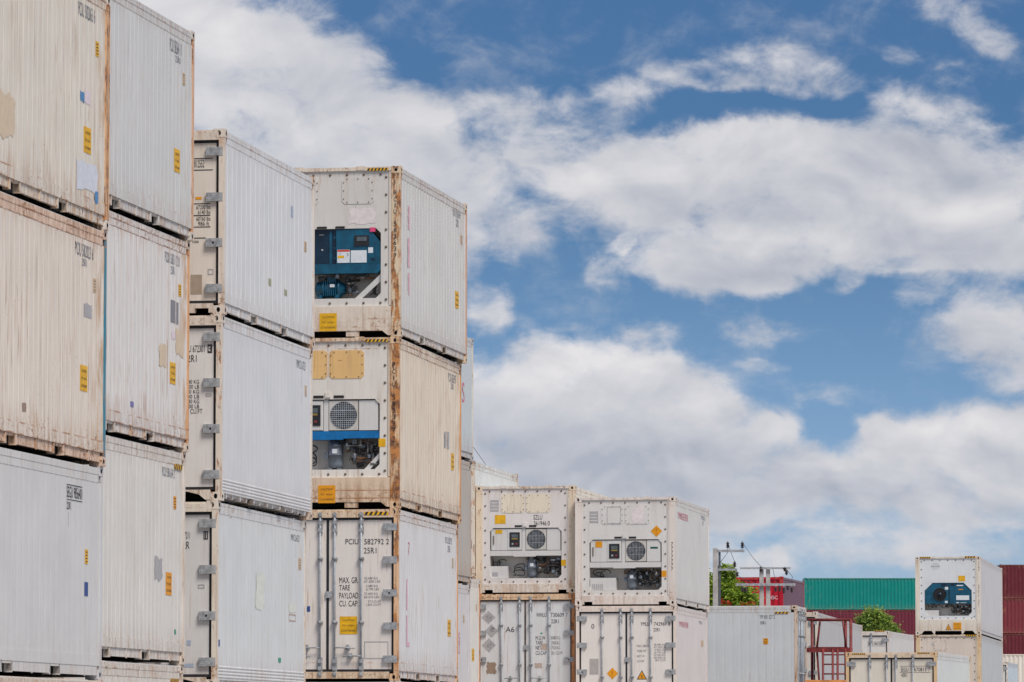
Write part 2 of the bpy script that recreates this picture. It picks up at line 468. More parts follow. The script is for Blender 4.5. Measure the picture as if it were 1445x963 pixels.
def thing(name, label, cat, loc=(0, 0, 0), rz=0.0, group=None):
    o = bpy.data.objects.new(name, None); COL.objects.link(o)
    o.location = loc; o.rotation_euler = (0, 0, rz)
    o.empty_display_size = 0.3
    o['label'] = label; o['category'] = cat
    if group: o['group'] = group
    return o


_TXT = {}


def glyphs(text):
    if text not in _TXT:
        c = bpy.data.curves.new('t', 'FONT'); c.body = text; c.resolution_u = 3
        o = bpy.data.objects.new('t', c)
        me = bpy.data.meshes.new_from_object(o)
        vs = [(v.co.x, v.co.y) for v in me.vertices]
        fs = [tuple(p.vertices) for p in me.polygons]
        bpy.data.objects.remove(o); bpy.data.curves.remove(c); bpy.data.meshes.remove(me)
        _TXT[text] = (vs, fs)
    return _TXT[text]


def put_text(mb, text, a0, a1, z0, z1, place):
    """fit text into the box; place(a, z) gives the 3-D point"""
    vs, fs = glyphs(text)
    if not vs: return
    x0 = min(v[0] for v in vs); x1 = max(v[0] for v in vs)
    y0 = min(v[1] for v in vs); y1 = max(v[1] for v in vs)
    if len(text) == 1:      # keep narrow glyphs narrow
        w = min((a1 - a0), (z1 - z0) * 0.62) if text not in '1I.' else (z1 - z0) * 0.16
        cx = (a0 + a1) / 2; a0, a1 = cx - w / 2, cx + w / 2
    sx = (a1 - a0) / max(x1 - x0, 1e-6); sz = (z1 - z0) / max(y1 - y0, 1e-6)
    mb.add([place(a0 + (x - x0) * sx, z0 + (y - y0) * sz) for x, y in vs], fs)


def put_vtext(mb, text, a0, a1, z0, z1, place):
    """letters stacked downwards"""
    n = len(text); h = (z1 - z0) / n
    for i, ch in enumerate(text):
        if ch == ' ': continue
        put_text(mb, ch, a0, a1, z1 - (i + 0.86) * h, z1 - (i + 0.10) * h, place)


def quad(mb, a0, a1, z0, z1, place):
    mb.add([place(a0, z0), place(a1, z0), place(a1, z1), place(a0, z1)], [(0, 1, 2, 3)])

# ------------------------------------------------------------------ shipping containers
W = 2.438
HW = W / 2
S8, S9 = 2.591, 2.896
CAST = {}


def casting_mesh(mat, sx, sy):
    """corner casting with its oval holes; sx, sy = +1/-1 tell which side faces out (centre of the outer vertical edge at the origin)"""
    key = (mat.name, sx, sy)
    if key in CAST: return CAST[key]
    mb = MB().use(mat)
    wx, wy, h = 0.162, 0.178, 0.118
    x0, x1 = (-wx, 0) if sx > 0 else (0, wx)
    y0, y1 = (-wy, 0) if sy > 0 else (0, wy)
    xo = x1 if sx > 0 else x0
    yo = y1 if sy > 0 else y0
    xi = x0 if sx > 0 else x1
    yi = y0 if sy > 0 else y1
    # plain faces
    V = {(i, j, k): (X, Y, Z) for i, X in enumerate((xi, xo)) for j, Y in enumerate((yi, yo)) for k, Z in enumerate((0, h))}

    def holed(corner, oval, inner):
        mb.use(mat)
        n = 16
        # outer ring points that match the oval's angles
        (a0, a1), (b0, b1) = corner['a'], corner['b']
        ca, cb = (a0 + a1) / 2, (b0 + b1) / 2
        outr, ov, iv = [], [], []
        for k in range(n):
            t = 2 * pi * k / n + pi / n
            c, s_ = cos(t), sin(t)
            m = max(abs(c), abs(s_))
            pa, pb = ca + c / m * (a1 - a0) / 2, cb + s_ / m * (b1 - b0) / 2
            outr.append(corner['p'](pa, pb, 0)); 
            ov.append(corner['p'](ca + c * oval[0], cb + s_ * oval[1], 0)); iv.append(corner['p'](ca + c * oval[0], cb + s_ * oval[1], inner))
        mb.add(outr + ov, [(k, (k + 1) % n, n + (k + 1) % n, n + k) for k in range(n)])
        # fill the square corners the ring of points misses
        for qa, qb in ((a0, b0), (a1, b0), (a1, b1), (a0, b1)):
            best = sorted(range(n), key=lambda k: (Vector(outr[k]) - Vector(corner['p'](qa, qb, 0))).length)[:2]
            mb.add([corner['p'](qa, qb, 0), outr[best[0]], outr[best[1]]], [(0, 1, 2)])
        mb.use(M_VOID)
        mb.add(ov + iv, [(k, (k + 1) % n, n + (k + 1) % n, n + k) for k in range(n)])
        mb.add(iv, [tuple(range(n))])
        mb.use(mat)
    holed({'a': (x0, x1), 'b': (0, h), 'p': lambda a, b, d: (a, yo - (d if sy > 0 else -d), b)}, (0.026, 0.036), 0.03)
    holed({'a': (y0, y1), 'b': (0, h), 'p': lambda a, b, d: (xo - (d if sx > 0 else -d), a, b)}, (0.036, 0.028), 0.03)
    mb.add([V[0, 0, 0], V[0, 1, 0], V[0, 1, 1], V[0, 0, 1]], [(0, 1, 2, 3)])
    mb.add([V[0, 0, 0], V[1, 0, 0], V[1, 0, 1], V[0, 0, 1]], [(0, 1, 2, 3)])
    mb.add([V[0, 0, 0], V[1, 0, 0], V[1, 1, 0], V[0, 1, 0]], [(0, 1, 2, 3)])
    mb.add([V[0, 0, 1], V[1, 0, 1], V[1, 1, 1], V[0, 1, 1]], [(0, 1, 2, 3)])
    me = mb.mesh('corner_casting')
    CAST[key] = me
    return me


def rib_profile(L, y0, y1, style):
    """(y, depth) polyline of a side sheet between y0 and y1; depth is measured inwards"""
    out = []
    if style == 'corrugated': p, top, sl, d = 0.278, 0.07, 0.069, 0.036
    elif style == 'ribs': p, top, sl, d = 0.250, 0.155, 0.028, 0.0075
    elif style == 'fine': p, top, sl, d = 0.205, 0.158, 0.012, 0.0034
    elif style == 'faint': p, top, sl, d = 0.235, 0.150, 0.030, 0.0026
    elif style == 'seams': p, top, sl, d = 0.300, 0.270, 0.010, 0.008
    else: return [(y0, 0.0), (y1, 0.0)]
    n = max(1, int(round((y1 - y0) / p))); p = (y1 - y0) / n
    low = p - top - 2 * sl
    y = y0
    out.append((y, 0.0))
    for i in range(n):
        out += [(y + top / 2, 0.0), (y + top / 2 + sl, d), (y + top / 2 + sl + low, d), (y + top / 2 + 2 * sl + low, 0.0)]
        y += p
    out.append((y1, 0.0))
    return out


def side_sheet(mb, L, y0, y1, z0, z1, style, sx, inset):
    pr = rib_profile(L, y0, y1, style)
    X = [sx * (HW - inset - d) for _, d in pr]
    n = len(pr)
    v = [(X[i], pr[i][0], z0) for i in range(n)] + [(X[i], pr[i][0], z1) for i in range(n)]
    f = [(i, i + 1, n + i + 1, n + i) if sx > 0 else (i + 1, i, n + i, n + i + 1) for i in range(n - 1)]
    mb.add(v, f)


def decal_thing(root, spec, key, frontplane, HH):
    ink = {}
    for d in spec:
        face, a0, a1, z0, z1, kind, arg = d
        if face == 's':
            x = HW - 0.0095
            if z1 > HH - 0.20: x = HW + 0.0012
            if z0 < 0.30: x = HW - 0.0035
            pl = lambda a, z, e=0.0, x=x: (x + e, a, z)
            away = 1.0
            out = lambda e, x=x: x + e
        else:
            y = frontplane((a0 + a1) / 2, (z0 + z1) / 2) - 0.0025
            pl = lambda a, z, e=0.0, y=y: (a, y - e, z)
        g0 = pl
        def plate(mat, name, a0=a0, a1=a1, z0=z0, z1=z1, th=0.0015):
            mb = MB().use(mat)
            vs = [g0(a0, z0, th), g0(a1, z0, th), g0(a1, z1, th), g0(a0, z1, th), g0(a0, z0, -.001), g0(a1, z0, -.001), g0(a1, z1, -.001), g0(a0, z1, -.001)]
            mb.add(vs, [(0, 1, 2, 3), (0, 4, 5, 1), (1, 5, 6, 2), (2, 6, 7, 3), (3, 7, 4, 0)])
            return mb.build(name, root)
        if kind in ('txt', 'vtxt', 'gtxt', 'rtxt'):
            mat = M_INKR if kind == 'rtxt' else (M_INKG if kind == 'gtxt' else (M_INKS if face == 's' and key not in ('A3', 'H1') else M_INK))
            mb = ink.setdefault(mat.name, MB().use(mat))
            (put_vtext if kind == 'vtxt' else put_text)(mb, arg, a0, a1, z0, z1, lambda a, z: g0(a, z, 0.0012))
        elif kind == 'line':
            mb = ink.setdefault(M_INK.name, MB().use(M_INK)); quad(mb, a0, a1, z0, z1, lambda a, z: g0(a, z, 0.0012))
        elif kind == 'outline':
            mat = patch_mat(arg); mb = ink.setdefault(mat.name, MB().use(mat)); w = 0.014
            for b in ((a0, a1, z0, z0 + w), (a0, a1, z1 - w, z1), (a0, a0 + w, z0 + w, z1 - w), (a1 - w, a1, z0 + w, z1 - w)):
                quad(mb, *b, lambda a, z: g0(a, z, 0.0012))
        elif kind == 'patch':
            if arg in ('tan', 'paleblue', 'palebrown', 'paleyellow', 'palepink', 'pink', 'pinkline', 'brown', 'palebluegrey', 'grey', 'green', 'navy', 'blue') and not (arg == 'navy' and key == 'A3'):
                rr = random.Random(int(a0 * 977) + int(z0 * 631)); pts = []; n_ = 7
                for ea, eb in (((a0, z0), (a1, z0)), ((a1, z0), (a1, z1)), ((a1, z1), (a0, z1)), ((a0, z1), (a0, z0))):
                    for q in range(n_):
                        t_ = (q + rr.uniform(-.25, .25)) / n_
                        j_ = min(a1 - a0, z1 - z0) * .10
                        pts.append((ea[0] + (eb[0] - ea[0]) * t_ + rr.uniform(-j_, j_), ea[1] + (eb[1] - ea[1]) * t_ + rr.uniform(-j_, j_)))
                mb = MB().use(patch_mat(arg)); mb.add([g0(p, q, .0012) for p, q in pts], [tuple(range(len(pts)))])
                mb.build('worn_patch', root)
            else: plate(patch_mat(arg), 'sticker')
        elif kind == 'tag':
            mat = {'yellow': M_YEL, 'orange': M_ORA}.get(arg) or patch_mat('faded')
            o = plate(mat, 'safety_tag')
            mb = MB().use(M_INKG if arg == 'faded' else M_INK)
            for i in range(4):
                zz = z0 + (z1 - z0) * (0.12 + 0.22 * i)
                quad(mb, a0 + (a1 - a0) * .2, a0 + (a1 - a0) * .8, zz, zz + (z1 - z0) * 0.07, lambda a, z: g0(a, z, 0.0026))
            mb.build('lettering', o)
        elif kind == 'caution':
            o = plate(M_YEL if arg == 'yellow' else M_ORA, 'caution_sticker')
            mb = MB().use(M_INK); w = a1 - a0; hh = z1 - z0
            for i, tx in enumerate(('CAUTION', "9'6\" HIGH", 'CONTAINER')):
                zc = z1 - hh * (0.22 + 0.29 * i)
                put_text(mb, tx, a0 + w * (.16 if i < 2 else .08), a1 - w * (.16 if i < 2 else .08), zc - hh * .055, zc + hh * .055, lambda a, z: g0(a, z, 0.0026))
            mb.build('lettering', o)
        elif kind == 'diamond':
            mat = M_ORA if arg == 'orange' else patch_mat('grey')
            cx, cz = (a0 + a1) / 2, (z0 + z1) / 2
            mb = MB().use(mat)
            mb.add([g0(cx, z0, .0015), g0(a1, cz, .0015), g0(cx, z1, .0015), g0(a0, cz, .0015)], [(0, 1, 2, 3)])
            o = mb.build('diamond_sticker', root)
            if arg != 'orange':
                m2 = MB().use(patch_mat('darkgrey')); rr = random.Random(int(cz * 1000))
                for _ in range(9):
                    a = cx + rr.uniform(-.08, .08); z = cz + rr.uniform(-.08, .08)
                    quad(m2, a, a + rr.uniform(.02, .06), z, z + rr.uniform(.01, .03), lambda p, q: g0(p, q, 0.0026))
                m2.build('lettering', o)
            else:
                m2 = MB().use(plain('orange_ink', rgb(206, 120, 14), 0.6)); put_text(m2, '!', cx - .02, cx + .02, cz - .06, cz + .07, lambda p, q: g0(p, q, 0.0026))
                m2.build('lettering', o)
        elif kind == 'triangle':
            cx = (a0 + a1) / 2
            mb = MB().use(M_INK); mb.add([g0(a0, z0, .0012), g0(a1, z0, .0012), g0(cx, z1, .0012)], [(0, 1, 2)])
            e = (a1 - a0) * 0.10
            mb.use(M_ORA); mb.add([g0(a0 + e * 1.1, z0 + e * .6, .0022), g0(a1 - e * 1.1, z0 + e * .6, .0022), g0(cx, z1 - e * 1.3, .0022)], [(0, 1, 2)])
            o = mb.build('warning_triangle', root)
            m2 = MB().use(M_INK); hgt = z1 - z0
            m2.add([g0(cx - hgt * .13, z0 + hgt * .48, .0032), g0(cx - hgt * .02, z0 + hgt * .26, .0032), g0(cx + hgt * .10, z0 + hgt * .50, .0032), g0(cx, z0 + hgt * .40, .0032)], [(0, 1, 2, 3)])
            m2.add([g0(cx - hgt * .03, z0 + hgt * .14, .0032), g0(cx + hgt * .04, z0 + hgt * .14, .0032), g0(cx + hgt * .02, z0 + hgt * .40, .0032), g0(cx - hgt * .02, z0 + hgt * .40, .0032)], [(0, 1, 2, 3)])
            m2.build('lettering', o)
        elif kind == 'hazard':
            o = plate(M_YEL, 'hazard_strip')
            mb = MB().use(M_INK); hh = z1 - z0; w = a1 - a0
            n = max(3, int(round(w / (hh * 1.35)))); st = w / n
            for i in range(n):
                a = a0 + i * st
                mb.add([g0(a, z0, .0026), g0(a + st * .5, z0, .0026), g0(min(a + st * .5 + hh * .5, a1), z1, .0026), g0(min(a + hh * .5, a1), z1, .0026)], [(0, 1, 2, 3)])
            mb.build('lettering', o)
        elif kind == 'label':
            o = plate(patch_mat('white'), 'instruction_label')
            mb = MB().use(plain('label_red', rgb(214, 70, 48), 0.5)); w = a1 - a0; hh = z1 - z0
            quad(mb, a0 + .003, a1 - .003, z1 - hh * .16, z1 - .003, lambda a, z: g0(a, z, 0.0026))
            mb.use(M_YEL); quad(mb, a0 + w * .05, a0 + w * .55, z0 + hh * .35, z0 + hh * .55, lambda a, z: g0(a, z, 0.0026))
            mb.use(M_INK); put_text(mb, 'O', a0 + w * .15, a0 + w * .3, z0 + hh * .62, z0 + hh * .75, lambda a, z: g0(a, z, 0.0026))
            put_text(mb, '3', a0 + w * .72, a0 + w * .92, z0 + hh * .5, z0 + hh * .72, lambda a, z: g0(a, z, 0.0026))
            mb.build('lettering', o)
        elif kind == 'display':
            mb = MB().use(M_BLACK)
            mb.box(a0, a1, y - 0.012, y + 0.002, z0, z1)
            o = mb.build('display', root)
            m2 = MB().use(plain('display_glass', rgb(96, 104, 108), 0.2)); e = (a1 - a0)
            m2.box(a0 + e * .18, a1 - e * .15, y - 0.016, y - 0.0125, z0 + (z1 - z0) * .45, z1 - (z1 - z0) * .15)
            m2.build('screen', o)
    for mn, mb in ink.items():
        mb.build('lettering', root)


def sticker_lines(mb, a0, a1, z0, z1, n, place):
    for i in range(n):
        z = z1 - (z1 - z0) * (i + .7) / n
        quad(mb, a0, a1 - (a1 - a0) * 0.15 * ((i * 7) % 3) / 2, z, z + (z1 - z0) / n * .4, place)


def door_end(root, H, cfg, frame_mat, panel_mat):
    """two hinged doors in the end at y = 0"""
    sill_top = cfg.get('sill', 0.15); head_bot = H - 0.155
    gx = 1.134
    g_mat = plain('gasket_rust', rgb(96, 82, 74), 0.7, vary=0.3) if cfg.get('rusty_gasket') else M_BLACK
    for side in (-1, 1):
        d0, d1 = (0.022, gx - 0.039) if side > 0 else (-gx + 0.039, -0.022)
        mb = MB().use(panel_mat)
        # door leaf with slightly raised field
        mb.box(d0, d1, 0.045, 0.12, sill_top + 0.035, head_bot - 0.035)
        door = mb.build('door', root)
        g = MB().use(g_mat)
        e = 0.040
        z0, z1 = sill_top + 0.001, head_bot - 0.001
        xo = side * gx
        g.box(min(side * 0.0, side * gx), max(side * 0.0, side * gx), 0.040, 0.10, z0, z0 + e)
        g.box(min(side * 0.0, side * gx), max(side * 0.0, side * gx), 0.040, 0.10, z1 - e, z1)
        g.box(min(xo, xo - side * e), max(xo, xo - side * e), 0.040, 0.10, z0 + e, z1 - e)
        g.box(min(0.001 * side, side * 0.021), max(0.001 * side, side * 0.021), 0.038, 0.10, z0 + e, z1 - e)
        g.build('door_gasket', door)
        nh = cfg.get('hinges', 4)
        span0, span1 = sill_top + 0.21, head_bot - 0.16
        for i in range(nh):
            zc = span0 + (span1 - span0) * i / (nh - 1)
            hm = MB().use(M_GALV)
            hm.box(side * 0.955, side * 1.192, -0.002, 0.0445, zc - 0.060, zc + 0.060)
            hm.use(M_RODS)
            for (bx_, bz_) in ((0.985, .030), (0.985, -.030), (1.03, .030), (1.03, -.030)):
                hm.lathe((side * bx_, -0.006, zc + bz_), [(0.0, 0), (0.007, 0), (0.007, 0.006)], 'y', 6)
            if i == (nh - 1) // 2:
                hm.use(M_VOID); hm.lathe((side * 1.06, -0.0065, zc), [(0.0, 0), (0.016, 0), (0.016, 0.006)], 'y', 10)
            hm.build('hinge', door)
        rods = (0.135, 0.585) if H < 2.7 else (0.125, 0.578)
        for rx in rods:
            x = side * rx
            r = MB().use(M_RODS)
            r.tube([(x, 0.005, sill_top - 0.04), (x, 0.005, head_bot + 0.05)], 0.017, 10)
            # cam keeper plates top and bottom
            r.use(M_GALV)
            for (za, zb) in ((head_bot - 0.27, head_bot - 0.02), (sill_top + 0.0, sill_top + 0.24)):
                r.box(x - 0.040, x + 0.040, 0.018, 0.0435, za, zb)
                r.box(x - 0.030, x + 0.030, -0.014, 0.018, za + 0.03, za + 0.09)
                r.box(x - 0.030, x + 0.030, -0.014, 0.018, zb - 0.09, zb - 0.03)
            for zc in (head_bot + 0.045, sill_top - 0.045):
                r.box(x - 0.034, x + 0.034, -0.016, 0.0, zc - 0.03, zc + 0.03)
                r.box(x - 0.016, x + 0.022, -0.024, -0.016, zc - 0.012, zc + 0.045)
            for zc in (sill_top + (head_bot - sill_top) * 0.32, sill_top + (head_bot - sill_top) * 0.735):
                r.box(x - 0.048, x + 0.048, -0.008, 0.0435, zc - 0.017, zc + 0.017)
                r.lathe((x, -0.0165, zc - 0.026), [(0.001, 0), (0.026, 0), (0.026, 0.052), (0.001, 0.052)], 'z', 10)
            r.build('lock_rod', door)
            zc = sill_top + 0.40 + (0.0 if rx == rods[0] else -0.16)
            if rx == rods[0] or cfg.get('two_handles', True):
                hd = MB().use(M_GALV)
                x1 = x + side * 0.36 if rx == rods[0] else x - side * 0.30
                zc2 = zc if rx == rods[0] else zc + 0.02
                hd.tube([(x, -0.028, zc2), (x + (x1 - x) * .2, -0.035, zc2 + .006), (x1, -0.03, zc2 - .004)], 0.012, 8)
                xm = x + (x1 - x) * 0.62
                hd.box(xm - 0.022, xm + 0.022, -0.02, 0.0435, zc2 - 0.05, zc2 + 0.055)
                hd.box(xm - 0.045, xm + 0.045, 0.030, 0.0432, zc2 - 0.02, zc2 + 0.02)
                hd.build('door_handle', door)
        if side > 0:
            k = MB().use(M_GALV)
            zc = sill_top + (head_bot - sill_top) * 0.5
            k.box(-0.035, 0.075, 0.015, 0.037, zc - 0.055, zc + 0.055)
            k.build('door_stop', door)
    # bodywork behind
    fr = MB().use(frame_mat)
    fr.box(-gx, gx, 0.0, 0.10, head_bot, H - 0.045)
    fr.box(-1.055, 1.055, 0.012, 0.10, H - 0.045, H - 0.018)
    return fr, sill_top


def front_plane_door(H, sill):
    def f(x, z):
        if abs(x) > 1.13: return 0.0
        if z > H - 0.155: return 0.0 if z < H - 0.045 else 0.0
        if z < sill: return 0.0
        return 0.045
    return f


def sill_profile(mb, style, top, y0, y1):
    if style == 'notch':      # pocket-like notches near the ends
        xs = [(-1.055, -1.0, 0.02), (-1.0, -0.80, 0.085), (-0.80, 0.80, 0.02), (0.80, 1.0, 0.085), (1.0, 1.055, 0.02)]
        for a, b, z in xs: mb.box(a, b, y0, y1, z, top)
    elif style == 'raised':   # raised cross member, block in the middle
        pts = [(-1.055, .025), (-1.0, .025), (-0.90, .105), (0.90, .105), (1.0, .025), (1.055, .025), (1.055, top), (-1.055, top)]
        mb.prism_y(pts, y0, y1)
        mb.box(0.28, 0.50, y0 + .012, y1, 0.012, 0.104)
    elif style == 'arch':
        pts = [(-1.055, .012), (-0.99, .012), (-0.90, .085), (-.72, .13), (-.50, .085), (-0.30, .075), (0.30, .075), (.50, .085), (.72, .13), (0.90, .085), (0.99, .012), (1.055, .012), (1.055, top), (-1.055, top)]
        mb.prism_y(pts, y0, y1)
    elif style == 'trapezoid':
        pts = [(-1.055, .02), (-1.0, .02), (-0.90, .14), (-0.62, .14), (-0.54, .02), (-0.50, .02), (-0.48, .135), (0.48, .135), (0.50, .02), (0.54, .02), (0.62, .14), (0.90, .14), (1.0, .02), (1.055, .02), (1.055, top), (-1.055, top)]
        mb.prism_y(pts, y0, y1)
    else:
        mb.box(-1.055, 1.055, y0, y1, 0.035, top)


def wiggle(rr, x0, x1, z0, z1, y):
    p = [(x0, y, z0)]
    x, z = x0, z0
    for i in range(rr.randint(2, 4)):
        if i % 2: x = rr.uniform(min(x0, x1), max(x0, x1))
        else: z = rr.uniform(min(z0, z1), max(z0, z1))
        p.append((x, y + rr.uniform(-.02, .04), z))
    p.append((x1, y, z1))
    # rounded corners
    q = []
    for i in range(len(p) - 1):
        a, b = Vector(p[i]), Vector(p[i + 1])
        q += [a.lerp(b, .15), a.lerp(b, .5), a.lerp(b, .85)]
    return q


def pipework(parent, x0, x1, z0, z1, yb, seed, n=15):
    rr = random.Random(seed)
    mb = MB()
    for i in range(n):
        mb.use(rr.choice([M_PIPE, M_PIPE, M_PIPE2, M_COPPER]))
        xa, xb = rr.uniform(x0, x1), rr.uniform(x0, x1)
        if abs(xa - xb) > .35: xb = xa + .3 * (1 if xb > xa else -1)
        za, zb = rr.uniform(z0, z1), rr.uniform(z0, z1)
        y = rr.uniform(0.08, min(yb, .34) - 0.05)
        mb.tube(wiggle(rr, xa, xb, za, zb, y), rr.uniform(0.008, 0.018), 7)
    for i in range(n):
        mb.use(rr.choice([M_PIPE, M_PIPE2, M_PIPE, M_COMP]))
        x = rr.uniform(x0, x1 - .05); z = rr.uniform(z0, z1 - .06); y = rr.uniform(.08, .26)
        if i % 2: mb.box(x, x + rr.uniform(.03, .09), y, y + .06, z, z + rr.uniform(.03, .09))
        else:
            r = rr.uniform(.018, .045)
            mb.lathe((x, y, z), [(.001, 0), (r, 0), (r, rr.uniform(.05, .12)), (.001, .13)], rr.choice('zyx'), 12)
    return mb.build('pipework', parent)


def loops(parent, x0, x1, z0, z1, seed):
    rr = random.Random(seed); mb = MB().use(M_BLACK)
    for i in range(3):
        cx = rr.uniform(x0, x1); cz = rr.uniform(z0, z1); pts = []
        rx, rz = rr.uniform(.10, .22), rr.uniform(.06, .13)
        a0 = rr.uniform(0, 6); sweep = rr.uniform(3.5, 5.2)
        for k in range(15):
            a = a0 + sweep * k / 14
            pts.append((min(max(cx + rx * cos(a), x0 - .02), x1 + .06), .16 + .01 * k, min(max(cz + rz * sin(a), z0 - .02), z1)))
        mb.tube(pts, 0.011, 7)
    return mb.build('cable', parent)


def compressor(parent, x, z0, z1, r, mat):
    mb = MB().use(mat)
    h = z1 - z0
    mb.lathe((x, 0.24, z0), [(.001, 0.02), (r * .72, .02), (r * .95, .05), (r, .09), (r, h * .5), (r * 1.04, h * .5), (r * 1.04, h * .53), (r, h * .53), (r, h - .10), (r * .86, h - .04), (r * .5, h - .01), (.001, h)], 'z', 24)
    for sx in (-1, 1):
        mb.box(x + sx * r * .6 - .03, x + sx * r * .6 + .03, .12, .34, z0 - .0, z0 + .025)
    mb.box(x - r * 1.45, x - r * .95, .18, .28, z0 + h * .38, z0 + h * .62)
    o = mb.build('compressor', parent)
    m2 = MB().use(patch_mat('white')); y = .24 - r - .004
    m2.box(x - r * .30, x + r * .34, y, y + .02, z0 + h * .56, z0 + h * .72)
    m2.build('instruction_label', o)
    return o


def fan(parent, cx, cz, r, y, size, face_mat, bars='vertical', half=None):
    """square cover with a round guarded opening and a fan behind"""
    mb = MB().use(face_mat)
    n = 32; w = size / 2
    outr, inn, inb = [], [], []
    for k in range(n):
        t = 2 * pi * k / n + pi / n * 0; c, s_ = cos(t), sin(t); m = max(abs(c), abs(s_))
        outr.append((cx + c / m * w, y, cz + s_ / m * w)); inn.append((cx + c * r, y, cz + s_ * r)); inb.append((cx + c * r, y + .07, cz + s_ * r))
    mb.add(outr + inn + inb, [(k, (k + 1) % n, n + (k + 1) % n, n + k) for k in range(n)] + [(n + k, n + (k + 1) % n, 2 * n + (k + 1) % n, 2 * n + k) for k in range(n)])
    mb.box(cx - w, cx - w + .006, y + .001, y + .09, cz - w, cz + w)
    mb.box(cx + w - .006, cx + w, y + .001, y + .09, cz - w, cz + w)
    cover = mb.build('fan_cover', parent)
    g = MB().use(M_RODS if face_mat is not M_NAVY else M_BLACK)
    nb = 13
    for i in range(1, nb):
        d = -r + 2 * r * i / nb; hgt = sqrt(max(r * r - d * d, 0))
        g.box(cx + d - .004, cx + d + .004, y - .006, y + .002, cz - hgt, cz + hgt)
        if bars == 'grid': g.box(cx - hgt, cx + hgt, y - .010, y - .006, cz + d - .004, cz + d + .004)
    for q in (-.35, .35):
        hgt = sqrt(r * r - (q * r) ** 2); g.box(cx - hgt, cx + hgt, y - .010, y - .006, cz + q * r - .004, cz + q * r + .004)
    g.build('fan_guard', cover)
    b = MB().use(plain('fan_blades', rgb(92, 92, 94), .5)); 
    for k in range(5):
        a = 2 * pi * k / 5; a2 = a + .85
        b.add([(cx + .04 * cos(a), y + .05, cz + .04 * sin(a)), (cx + r * .93 * cos(a), y + .055, cz + r * .93 * sin(a)), (cx + r * .93 * cos(a2), y + .025, cz + r * .93 * sin(a2)), (cx + .04 * cos(a2), y + .035, cz + .04 * sin(a2))], [(0, 1, 2, 3)])
    b.lathe((cx, y + .01, cz), [(.001, 0), (.05, .0), (.05, .05)], 'y', 14)
    b.use(M_VOID); b.disc_y(cx, cz, y + .069, r, seg=28)
    b.build('fan_blade', cover)
    return cover


